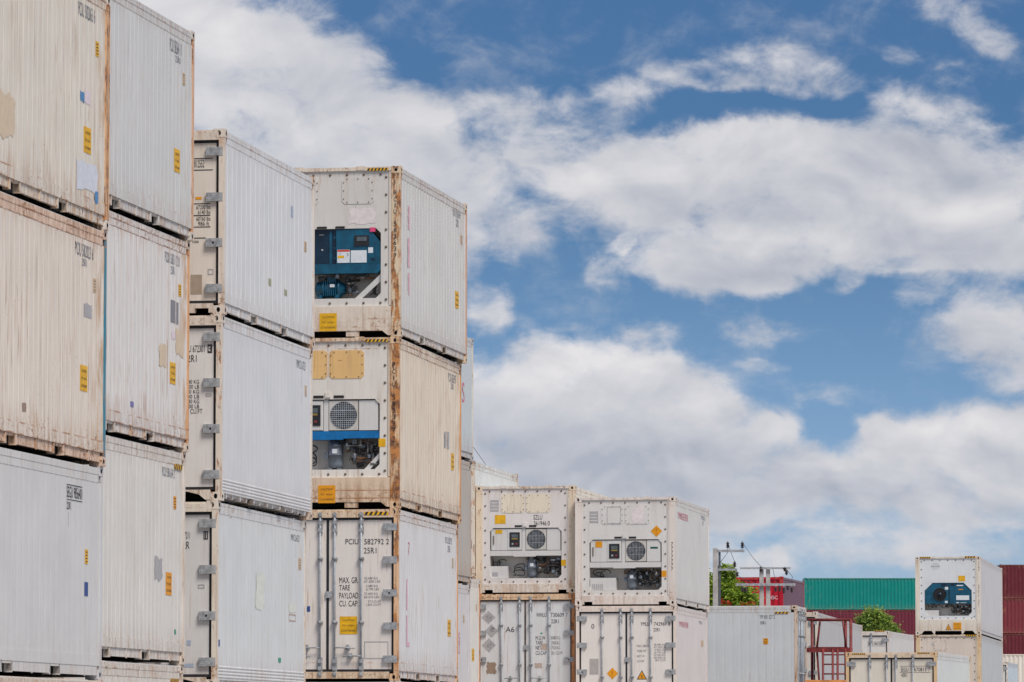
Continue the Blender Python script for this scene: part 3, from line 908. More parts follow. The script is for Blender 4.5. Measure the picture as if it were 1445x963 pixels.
def unit_end(root, H, cfg, frame_mat, plate_mat):
    """refrigeration unit built into the end at y = 0"""
    kind = cfg['unit']
    dzu = 0.0 if H < 2.7 else 0.285
    zb, zt = (0.362 + dzu * 1.04, 1.575 + dzu * .95)
    if kind == 'octagon': zb, zt = 0.695, 1.925
    low = zb - 0.125
    top = H - 0.085
    XO = 0.875
    plate = MB().use(plate_mat)
    y0, y1 = 0.028, 0.07
    if kind == 'blank':
        plate.box(-1.045, 1.02, y0, y1, low, top)
    else:
        c = 0.07 if kind != 'octagon' else 0.0
        plate.box(-1.045, -XO, y0, y1, low, top); plate.box(XO, 1.02, y0, y1, low, top)
        plate.box(-XO, XO, y0, y1, zt, top); plate.box(-XO, XO, y0, y1, low, zb)
        if kind == 'octagon':
            for s_ in (-1, 1):
                tri = [(s_ * XO, zt), (s_ * (XO - .30), zt), (s_ * XO, zt - .29)]
                plate.prism_y(tri if s_ < 0 else tri[::-1], y0 + .002, y1)
                tri = [(s_ * XO, zb), (s_ * XO, zb + .13), (s_ * (XO - .13), zb)]
                plate.prism_y(tri if s_ < 0 else tri[::-1], y0 + .002, y1)
        else:
            for s_ in (-1, 1):
                for (zz, sg) in ((zt, -1), (zb, 1)):
                    tri = [(s_ * XO, zz), (s_ * (XO - .085), zz), (s_ * XO, zz + sg * .085)]
                    if (s_ > 0) == (sg < 0): tri = tri[::-1]
                    plate.prism_y(tri, y0 + .002, y1)
    # raised rim
    for b in ((-1.045, 1.02, low - .012, low), (-1.045, 1.02, top, top + .012)): plate.box(b[0], b[1], y0 - .006, y1, b[2], b[3])
    pl = plate.build('refrigeration_unit', root)
    bm = MB().use(M_BOLT)
    for i in range(8):
        z = low + .10 + (top - low - .2) * i / 7
        for x in (-.99, .965): bm.lathe((x, y0 - .012, z), [(.001, 0), (.019, 0), (.024, .012)], 'y', 8)
    for i in range(7):
        x = -.88 + 1.75 * i / 6
        for z in (low + .045, top - .05): bm.lathe((x, y0 - .012, z), [(.001, 0), (.018, 0), (.023, .012)], 'y', 8)
    bm.build('bolt_row', pl)
    # cavity
    if kind != 'blank':
        cv = MB().use(M_UGREY)
        cv.add([(-XO, .36, zb), (XO, .36, zb), (XO, .36, zt), (-XO, .36, zt), (-XO, y1, zb), (XO, y1, zb), (XO, y1, zt), (-XO, y1, zt)],
               [(0, 1, 2, 3), (4, 5, 1, 0), (5, 6, 2, 1), (6, 7, 3, 2), (7, 4, 0, 3)])
        cv.build('unit_housing', pl)
    cov_mat = cfg.get('cover_mat', plate_mat)
    if kind in ('fan', 'blue') or kind == 'blank':
        # access covers on the upper plate
        if kind == 'blue':
            covers = [(0.20, 0.755, H - .633, H - .176), (-.755, -.20, H - .633, H - .176)]
        elif kind == 'blank': covers = [(-0.55, -.05, H - .60, H - .2)]
        else:
            zc0, zc1 = (1.935, 2.39) if H < 2.7 else (2.195, 2.675)
            covers = [(-.60, -.025, zc0, zc1), (.002, .605, zc0, zc1)]
            if cfg.get('odd'): covers = [(-.585, -.045, zc0, zc1), (-.015, .59, zc0, zc1)]
        for (a, b, c0, c1) in covers:
            mb = MB().use(cov_mat); e = .05
            pts = [(a + e, c0), (b - e, c0), (b, c0 + e), (b, c1 - e), (b - e, c1), (a + e, c1), (a, c1 - e), (a, c0 + e)]
            mb.prism_y(pts, y0 - .007, y0 - .0005)
            mb.use(M_BOLT)
            for i in range(3):
                for zz in (c0 + .03, c1 - .03): mb.lathe((a + .09 + (b - a - .18) * i / 2, y0 - .017, zz), [(.001, 0), (.009, 0), (.011, .010)], 'y', 6)
                for xx in (a + .03, b - .03): mb.lathe((xx, y0 - .017, c0 + .09 + (c1 - c0 - .18) * i / 2), [(.001, 0), (.009, 0), (.011, .010)], 'y', 6)
            mb.build('access_cover', pl)
    if kind == 'octagon' or kind == 'blank':
        mb = MB().use(patch_mat('palegrey'))
        cx, cz = -.47, H - .36
        for r in (.15, .09):
            for k in range(24):
                a, b = 2 * pi * k / 24, 2 * pi * (k + 1) / 24
                mb.add([(cx + r * cos(a), y0 - .002, cz + r * .8 * sin(a)), (cx + r * cos(b), y0 - .002, cz + r * .8 * sin(b)), (cx + (r - .014) * cos(b), y0 - .002, cz + (r - .014) * .8 * sin(b)), (cx + (r - .014) * cos(a), y0 - .002, cz + (r - .014) * .8 * sin(a))], [(0, 1, 2, 3)])
        quad(mb, cx - .16, cx + .17, cz - .02, cz + .02, lambda a, z: (a, y0 - .003, z))
        mb.build('round_emblem', pl)
    if kind in ('fan',):
        zB0, zB1 = (0.905, 1.03) if H < 2.7 else (1.185, 1.31)
        # vent plate
        v = MB().use(patch_mat('grey'))
        for (a, b, c0, c1) in ((-.86, -.66, H - .62, H - .33),):
            for i in range(4): v.box(a + .01, b - .01, y0 - .006, y0 - .0005, c0 + .01 + i * .075, c0 + .055 + i * .075)
            v.box(a, a + .008, y0 - .008, y0 - .0005, c0, c1); v.box(b - .008, b, y0 - .008, y0 - .0005, c0, c1)
        v.build('vent_plate', pl)
        sl = MB().use(M_VOID)
        for (a, b) in ((-.265, -.09), (.085, .26)): sl.box(a, b, y0 - .008, y0 - .001, zt + .022, zt + .065)
        sl.use(plate_mat); sl.box(-.06, .03, y0 - .02, y0 - .001, zt + .03, zt + .12)
        sl.build('lifting_slot', pl)
        pf = MB().use(M_UWHITE)
        pf.box(-XO + .03, -.10, .05, .30, zB1 + .01, zt - .02)
        pf.use(M_BOLT); pf.box(-.80, -.775, .035, .05, zB1 + .15, zB1 + .36)
        cb = pf.build('control_box', pl)
        d = MB().use(M_UWHITE); d.box(-.44, -.115, .040, .049, zB1 + .02, zt - .04)
        d.use(M_BLACK); d.box(-.395, -.145, .028, .040, zB1 + .09, zB1 + .44)
        d.use(plain('display_glass', rgb(96, 104, 108), .2)); d.box(-.345, -.19, .022, .0275, zB1 + .31, zB1 + .39)
        d.use(plain('display_amber', rgb(150, 128, 70), .4)); d.box(-.345, -.195, .022, .0275, zB1 + .335 - .07, zB1 + .30)
        d.use(plain('button_red', rgb(140, 56, 56), .4)); d.box(-.25, -.20, .022, .0275, zB1 + .14, zB1 + .18); d.use(patch_mat('grey')); d.box(-.34, -.30, .022, .0275, zB1 + .14, zB1 + .18)
        d.build('display', cb)
        fan(pl, .25, (zB1 + zt) / 2 - .005, .232, .048, .50, M_UGREY if cfg.get('grid') is None else M_UGREY, 'grid' if cfg.get('grid') else 'vertical')
        rp = MB().use(M_UWHITE); rp.box(.515, XO - .03, .05, .09, zB1 + .01, zt - .02); rp.build('side_cover', pl); rp = MB().use(M_UWHITE); rp.box(-.09, -.01, .055, .09, zB1, zt - .01); rp.build('mullion', pl)
        bmb = MB().use(cfg.get('beam_mat', M_UWHITE)); bmb.box(-XO + .005, XO - .005, .046, .12, zB0, zB1 - .002)
        bmb.box(-.30, .24, .046, .30, zB0 - .02, zB0)
        bmb.build('cross_beam', pl)
        compressor(pl, .13 if not cfg.get('comp_x') else cfg['comp_x'], zb + .01, zB0 - .04, .125, M_COMP)
        pipework(pl, .27, XO - .04, zb + .06, zB0 - .02, .40, cfg.get('seed', 1), 26)
        pipework(pl, -.02, .3, zB0 - .16, zB0 - .02, .38, cfg.get('seed', 1) + 7, 7)
        loops(pl, -.42 if cfg.get('box', True) else -.80, -.12, zb + .1, zB0 - .1, cfg.get('seed', 1) + 3)
        if cfg.get('box', True):
            x0, x1 = (-.875, -.45) if not cfg.get('odd') else (-.86, -.24)
            jb = MB().use(M_UWHITE); jb.box(x0, x1, .06, .30, zb + .005, zb + .295)
            jb.use(patch_mat('grey'))
            if cfg.get('odd'):
                for i in range(6): jb.box(x0 + .04 + i * .048, x0 + .066 + i * .048, .054, .0595, zb + .01, zb + .15)
            else: jb.box(x0 + .05, x0 + .19, .056, .0595, zb + .05, zb + .15)
            jb.build('junction_box', pl)
            loops(pl, -.80, -.30, zb + .30, zB0 - .04, cfg.get('seed', 1) + 5)
        if not cfg.get('box', True):
            br = MB().use(M_UWHITE); br.prism_y([(.60, zb), (.70, zb), (XO, zb + .20), (XO, zb + .29)][::1], .072, .10); br.build('brace', pl)
    if kind == 'blue':
        zB0, zB1 = 1.085, 1.250
        b = MB().use(M_NAVY)
        pts = [(.10, zB1), (XO - .005, zB1), (XO - .005, 1.60), (.68, zt - .01), (.10, zt - .01)]
        b.prism_y(pts, .040, .30)
        b.use(M_NAVYD); b.box(-XO + .005, .095, .075, .32, zB1, zt - .01)
        b.use(M_NAVY); b.box(-.02, .02, .060, .075, zB1, zt - .03)
        for z in (1.33, 1.5, 1.68): b.box(.055, .085, .066, .075, z, z + .04)
        b.use(patch_mat('grey')); b.lathe((-.15, .066, 1.49), [(.001, 0), (.018, 0), (.018, .01)], 'y', 10); b.box(-.20, -.12, .07, .0748, 1.745, 1.755)
        b.use(M_NAVYD); b.box(.765, .775, .0385, .04, 1.27, 1.60); b.box(.70, .755, .036, .0398, 1.30, 1.34)
        b.build('control_box', pl)
        bb = MB().use(M_NAVY)
        bb.prism_y([(-XO + .005, zB0 + .02), (-XO + .05, zB0), (XO - .06, zB0), (XO - .005, zB0 + .055), (XO - .005, zB1 - .004), (-XO + .005, zB1 - .004)], .034, .20)
        bb.build('cross_beam', pl)
        mo = MB().use(M_NAVY)
        mo.lathe((-.30, .25, .84), [(.001, 0), (.06, .0), (.12, .03), (.135, .06), (.135, .13), (.15, .135), (.15, .16), (.135, .165), (.135, .40), (.15, .405), (.15, .43), (.12, .44), (.09, .52), (.001, .54)], 'x', 22)
        for i in range(7): mo.box(-.14 + i * .035, -.128 + i * .035, .105, .25, .72, .97)
        mo.box(-.07, .07, .12, .30, .95, 1.045); mo.box(-.22, -.16, .12, .36, .68, .74); mo.box(.06, .12, .12, .36, .68, .74)
        mo.use(patch_mat('white')); mo.box(-.02, .06, .095, .106, .86, .91)
        mo.build('compressor_motor', pl)
        pipework(pl, .24, .42, .72, 1.06, .40, 5, 9)
        pipework(pl, -.80, .80, 1.0, 1.07, .40, 9, 12)
        bt = MB().use(M_BLACK); bt.lathe((.735, .16, .74), [(.001, 0), (.03, 0), (.03, .10), (.045, .11), (.045, .17), (.02, .19), (.001, .2)], 'z', 12)
        bt.tube([(.66, .16, .72), (.70, .16, .745), (.80, .16, .72)], .01, 6); bt.build('drier_bottle', pl)
        br = MB().use(M_UWHITE); br.prism_y([(.42, zb), (.54, zb), (XO, zb + .30), (XO, zb + .42)], .068, .10); br.build('brace', pl)
        hk = MB().use(M_VOID)
        for (a, c) in ((-.23, -.06), (.09, .25)): hk.box(a, c, y0 - .01, y0 - .001, zt + .005, zt + .04)
        hk.build('lifting_slot', pl)
    if kind == 'octagon':
        zB = 1.145
        b = MB().use(M_NAVY)
        b.prism_y([(-XO, zB), (XO, zB), (XO, zt - .30), (XO - .30, zt - .005), (-XO + .30, zt - .005), (-XO, zt - .30)], .05, .33)
        b.use(M_NAVYD); b.box(.02, .06, .042, .05, zB + .03, zt - .03); b.box(-.25, -.05, .04, .05, zt - .12, zt - .04); b.box(.10, .24, .04, .05, zt - .12, zt - .04)
        b.use(patch_mat('white')); b.box(.30, .78, .042, .0495, 1.28, 1.45); b.box(-.12, .0, .042, .0495, 1.67, 1.77); b.box(-.12, -.02, .042, .0495, 1.17, 1.25)
        b.box(.30, .40, .042, .0495, 1.165, 1.20); b.box(.45, .68, .044, .0495, 1.17, 1.185); b.box(.32, .56, .044, .0495, 1.80, 1.84)
        b.use(patch_mat('orange')); b.box(.38, .55, .042, .0495, 1.66, 1.69)
        b.build('control_box', pl)
        fn = MB().use(M_BLACK)
        fn.lathe((-.31, .02, 1.49), [(.245, .03), (.245, 0.0), (.225, 0.0), (.225, .03)], 'y', 28)
        for k in range(12):
            a = 2 * pi * k / 12
            fn.tube([(-.31, .015, 1.49), (-.31 + .235 * cos(a), .02, 1.49 + .235 * sin(a))], .006, 5)
        for r in (.08, .16):
            fn.tube([(-.31 + r * cos(2 * pi * k / 20), .016, 1.49 + r * sin(2 * pi * k / 20)) for k in range(21)], .005, 5)
        fn.disc_y(-.31, 1.49, .046, .235, seg=28)
        fn.use(M_NAVYD); fn.lathe((-.31, .0, 1.49), [(.001, 0), (.07, .0), (.07, .04)], 'y', 14)
        fn.build('fan_guard', pl)
        jb = MB().use(M_UWHITE); jb.box(-.87, -.36, .06, .28, .70, .905); jb.build('junction_box', pl)
        pipework(pl, .10, .85, .74, 1.13, .40, 31, 24)
        pipework(pl, -.8, .2, 1.0, 1.13, .40, 33, 10)
    # frame: header, sill, lower panel
    fr = MB().use(frame_mat)
    fr.box(-1.055, 1.055, 0.0, 0.10, H - 0.072, H - 0.012)
    for a in (-.62, .45): fr.box(a, a + .15, -.004, .09, H - .060, H + .004)
    fr.box(-1.06, -1.0455, .012, .10, low, H - .072); fr.box(1.0205, 1.06, .012, .10, low, H - .072)
    return fr, low - .012


def front_plane_unit(H, low, kind):
    dzu = 0.0 if H < 2.7 else 0.285
    zb, zt = (0.362 + dzu * 1.04, 1.575 + dzu * .95)
    def f(x, z):
        if abs(x) > 1.06: return 0.0
        if z > H - 0.085: return 0.0
        if z < low - .01: return 0.0
        if kind == 'blue' and 0.66 < z < 1.8 and abs(x) < .87: return 0.040
        if kind == 'fan' and zb < z < zt and abs(x) < .87: return 0.050
        if kind == 'fan' and (z > 1.9 if H < 2.7 else z > 2.19) and abs(x) < .6: return 0.021
        return 0.028
    return f


def make_container(key, x, y, yaw, z, cfg, decals=()):
    """x, y = where the front right corner stands; front end at local y = 0, facing -y"""
    H = cfg.get('H', S8); L = cfg.get('L', 6.058)
    ox, oy = x - HW * cos(yaw), y + HW * sin(yaw)
    root = thing('shipping_container', cfg['label'], 'shipping container', (ox, oy, z), -yaw, cfg.get('group'))
    if cfg.get('rot90'): root.rotation_euler = (0, 0, cfg['rot90']); root.location = (x, y, z)
    seed = cfg['seed']
    side_c = cfg['side']; frame_c = cfg.get('frame', side_c)
    rust = cfg.get('rust', .3); dirt = cfg.get('dirt', .3)
    n = 'box%s' % key
    m_side = paint(n + '_side', side_c, rust, dirt, seed, H, chips=cfg.get('chips', .4), edge=cfg.get('edge', .5), L=L, wave=cfg.get('wave', .30), dirt_col=cfg.get('dirt_col', (0.46, 0.33, 0.22)), tint=TINT)
    m_rail = paint(n + '_rail', cfg.get('rail', side_c), min(rust + .12, 1), min(dirt + .15, 1), seed + .6, H, chips=cfg.get('chips', .4) + .15, edge=cfg.get('edge', .5) + .2, tint=TINT)
    m_frame = paint(n + '_frame', frame_c, min(rust + .12, 1), min(dirt + .15, 1), seed + .5, H, chips=cfg.get('chips', .4) + .15, edge=cfg.get('edge', .5) + .2, blotch=cfg.get('fblotch', 0))
    m_post = paint(n + '_post', cfg.get('post', frame_c), min(rust + .25, 1), min(dirt + .2, 1), seed + .8, H, chips=.7, edge=.5, blotch=cfg.get('pblotch', .25))
    m_rear = m_post if 'rear_post' not in cfg else paint(n + '_rear_post', cfg['rear_post'], min(rust + .25, 1), min(dirt + .2, 1), seed + .8, H, chips=.7, edge=.5, blotch=cfg.get('rblotch', .3))
    m_end = paint(n + '_end', cfg.get('end', side_c), rust * .7, dirt * .8, seed + 1.3, H, chips=cfg.get('chips', .4) * .8, edge=cfg.get('end_edge', .25), wave=.15)
    cast_c = cfg.get('cast_blotch', .5)
    m_cast = paint(n + '_casting', cfg.get('post', frame_c), .6, .6, seed + 1.7, 90, chips=.8, edge=0, blotch=cast_c)
    g = 0.003
    simple = cfg.get('simple', False)
    # castings
    if not simple:
        for sx in (-1, 1):
            for sy in (-1, 1):
                for zz in (0.0, H - 0.118):
                    o = link('corner_casting', casting_mesh(m_cast, sx, sy), root)
                    o.location = (sx * (HW + .001), L + .001 if sy > 0 else -.001, zz + (.001 if zz == 0 else -.001))
    pz0, pz1 = (0.117, H - 0.118) if not simple else (0.0, H)
    for sx in (-1, 1):
        for sy in (-1, 1):
            mb = MB().use(m_post if sy < 0 else m_rear)
            xa, xb = sx * (HW - ((.084 if cfg.get('front', 'door') == 'door' else .158) if sy < 0 else .10)), sx * (HW - g)
            ya, yb = (g, .085) if sy < 0 else (L - cfg.get('rearw', .095), L - g)
            mb.box(xa, xb, ya, yb, pz0, pz1)
            mb.build('corner_post', root)
    st = cfg.get('style', 'ribs')
    lipz = .30; railt = .165
    fp = None
    # side rails and sheets
    mf = MB().use(m_rail)
    for sx in (-1, 1):
        ms = MB().use(m_side)
        if st == 'corrugated':
            side_sheet(ms, L, .085, L - .075, .155, H - .10, st, sx, .012)
            mf.box(sx * (HW - .06), sx * (HW - .006), .178, L - .178, H - .10, H - .03)
            mf.box(sx * (HW - .06), sx * (HW - .008), .178, L - .178, .03, .155)
        elif st == 'lowribs':
            side_sheet(ms, L, .085, L - .075, .33, H - .175, 'faint', sx, .012)
            # horizontal stiffening ribs at the foot of the sheet
            pts = [(.012, .33)]
            for i in range(4):
                zz = .31 - i * .045
                pts += [(.012, zz), (.004, zz - .010), (.004, zz - .024), (.012, zz - .034)]
            pts.append((.012, .115)); pts.append((.05, .112))
            nn = len(pts)
            vs = [(sx * (HW - d), .085, q) for d, q in pts] + [(sx * (HW - d), L - .075, q) for d, q in pts]
            ms.add(vs, [(i, nn + i, nn + i + 1, i + 1) for i in range(nn - 1)])
            mf.box(sx * (HW - .06), sx * (HW - .008), .178, L - .178, H - .175, H - .034)
            mf.box(sx * (HW - .12), sx * (HW - .055), .178, L - .178, .075, .115)
            for q in range(13):      # brackets under the floor
                yy = .42 + q * (L - .84) / 12
                mf.prism_x([(yy - .045, .112), (yy + .045, .112), (yy + .02, .045), (yy - .02, .045)], sx * (HW - .30), sx * (HW - .022 - .01 * (q % 2)))
            for yc in (L / 2 - 1.03, L / 2 + 1.03):
                mf.use(M_BOLT); mf.box(sx * (HW - .35), sx * (HW - .016), yc - .10, yc + .10, .03, .10); mf.use(m_rail)
        else:
            side_sheet(ms, L, .085, L - .075, lipz, H - .20, st, sx, .012)
            # lower lip band and recessed bottom rail with fork pockets
            ms.box(sx * (HW - .04), sx * (HW - .0065), .085, L - .075, railt, lipz)
            mf.box(sx * (HW - .05), sx * (HW - .0085), .178, L - .178, H - .20, H - .105)
            mf.box(sx * (HW - .06), sx * (HW - .0040), .178, L - .178, H - .105, H - .034)
            cuts = [] if cfg.get('nopocket') else [L / 2 - 1.08, L / 2 + .95]
            ya = .178
            rx0, rx1 = sx * (HW - .07), sx * (HW - cfg.get('rail_in', .026))
            for c in cuts:
                mf.box(rx0, rx1, ya, c - .19, .050, railt)
                mf.box(rx0, rx1, c - .19, c + .19, .135, railt)
                mf.use(M_VOID); mf.box(sx * (HW - .40), sx * (HW - .10), c - .185, c + .185, .038, .132); mf.use(m_rail)
                for e in (-1, 1): mf.box(rx0 - sx * .03, sx * (HW - .012), c + e * .19, c + e * .235, .034, railt - .002)
                ya = c + .19
            mf.box(rx0, rx1, ya, L - .178, .050, railt)
            if cuts:
                for yy in (1.0, 3.0, 5.3): mf.box(sx * (HW - .026), sx * (HW - .014), yy, yy + .035, .036, railt - .002)
        if st != 'corrugated':
            mf.add([(sx * (HW - .0035), .178, H - .060), (sx * (HW - .0035), L - .178, H - .060), (sx * (HW - .060), L - .178, H - .012), (sx * (HW - .060), .178, H - .012)], [(0, 1, 2, 3)])
        ms.build('side_panel', root)
    # roof, rear end, floor
    rf = MB().use(cfg.get('roof_mat', M_ROOF)); rf.box(-HW + .02, HW - .02, .02, L - .02, H - .045, H - .020)
    rf.build('roof_panel', root)
    re = MB().use(m_end)
    re.box(-HW + .09, HW - .09, L - .05, L - .02, .13, H - .10); re.box(-1.05, 1.05, L - .09, L - .006, H - .10, H - .03); re.box(-1.05, 1.05, L - .09, L - .006, .03, .14)
    re.build('rear_panel', root)
    fl = MB().use(M_VOID); fl.box(-HW + .07, HW - .07, .10, L - .08, .14, .20)
    for q in range(12): fl.box(-HW + .08, HW - .08, .5 + q * (L - 1) / 11 - .02, .5 + q * (L - 1) / 11 + .02, .05, .14)
    fl.build('floor', root)
    kind = cfg.get('front', 'door')
    if kind == 'door':
        fr, stop = door_end(root, H, cfg, m_frame, m_end)
        fp = front_plane_door(H, stop)
        sill_profile(fr, cfg.get('sillstyle', 'plain'), stop, 0.0, .10)
        fr.box(-HW + .13, HW - .13, .12, .14, stop, H - .1)
    elif kind == 'unit':
        fr, stop = unit_end(root, H, cfg, m_frame, m_end)
        fp = front_plane_unit(H, stop, cfg['unit'])
        sill_profile(fr, cfg.get('sillstyle', 'plain'), stop, 0.0, .10)
        if cfg['unit'] != 'blank':
            pass
    elif kind == 'corrugated_end':
        fr = MB().use(m_frame); fr.box(-1.055, 1.055, 0, .08, H - .12, H - .03); fr.box(-1.055, 1.055, 0, .08, .03, .15)
        e = MB().use(m_side)
        nn = 9; xs = []; p = 2.16 / nn
        for i in range(nn):
            a = -1.08 + i * p; xs += [(a, .02), (a + p * .28, .02), (a + p * .5, .055), (a + p * .78, .055)]
        xs.append((1.08, .02)); k = len(xs)
        e.add([(a, b, .15) for a, b in xs] + [(a, b, H - .12) for a, b in xs], [(i, i + 1, k + i + 1, k + i) for i in range(k - 1)])
        e.build('end_panel', root); fp = lambda a, b: .018
    else:
        fr = MB().use(m_end); fr.box(-1.055, 1.055, 0.01, .08, .03, H - .03); fp = lambda a, b: .01
    # join header/sill with the rails into one frame
    o = len(mf.v)
    for m_ in fr.mats:
        if m_ not in mf.mats: mf.mats.append(m_)
    idx = [mf.mats.index(m_) for m_ in fr.mats]
    mf.v += fr.v
    for f_, mm, s_ in zip(fr.f, fr.m, fr.sm):
        mf.f.append(tuple(o + i for i in f_)); mf.m.append(idx[mm]); mf.sm.append(s_)
    mf.build('frame', root)
    if decals: decal_thing(root, decals, key, fp, H)
    return root

# ------------------------------------------------------------------ ground
def slab(name, x0, x1, y0, y1, z, color, rough=0.85, scale=0.4):
    m = bpy.data.materials.new(name); m.use_nodes = True; m.node_tree.nodes.clear()
    t = NT(m.node_tree); co = t.node('ShaderNodeTexCoord').outputs['Object']
    n1 = t.noise(co, scale, 8.0, 0.6); n2 = t.noise(co, scale * 14, 6.0, 0.6)
    c = t.mix(t.smooth(n1, .3, .7), tuple(v * .78 for v in color), tuple(v * 1.12 for v in color))
    c = t.mix(t.math('MULTIPLY', t.smooth(n2, .5, .7), .35), c, tuple(v * .55 for v in color))
    b = t.node('ShaderNodeBsdfPrincipled'); t.l.new(c, b.inputs['Base Color']); b.inputs['Roughness'].default_value = rough
    o = t.node('ShaderNodeOutputMaterial'); t.l.new(b.outputs[0], o.inputs[0])
    mb = MB().use(m); mb.add([(x0, y0, z), (x1, y0, z), (x1, y1, z), (x0, y1, z)], [(0, 1, 2, 3)])
    ob = mb.build(name); ob['kind'] = 'structure'
    return ob


slab('ground', -3000, 3000, -3000, 3000, 0.0, (0.20, 0.17, 0.12))
slab('yard_pavement', -80, 160, -60, 460, 0.004, (0.33, 0.32, 0.30))

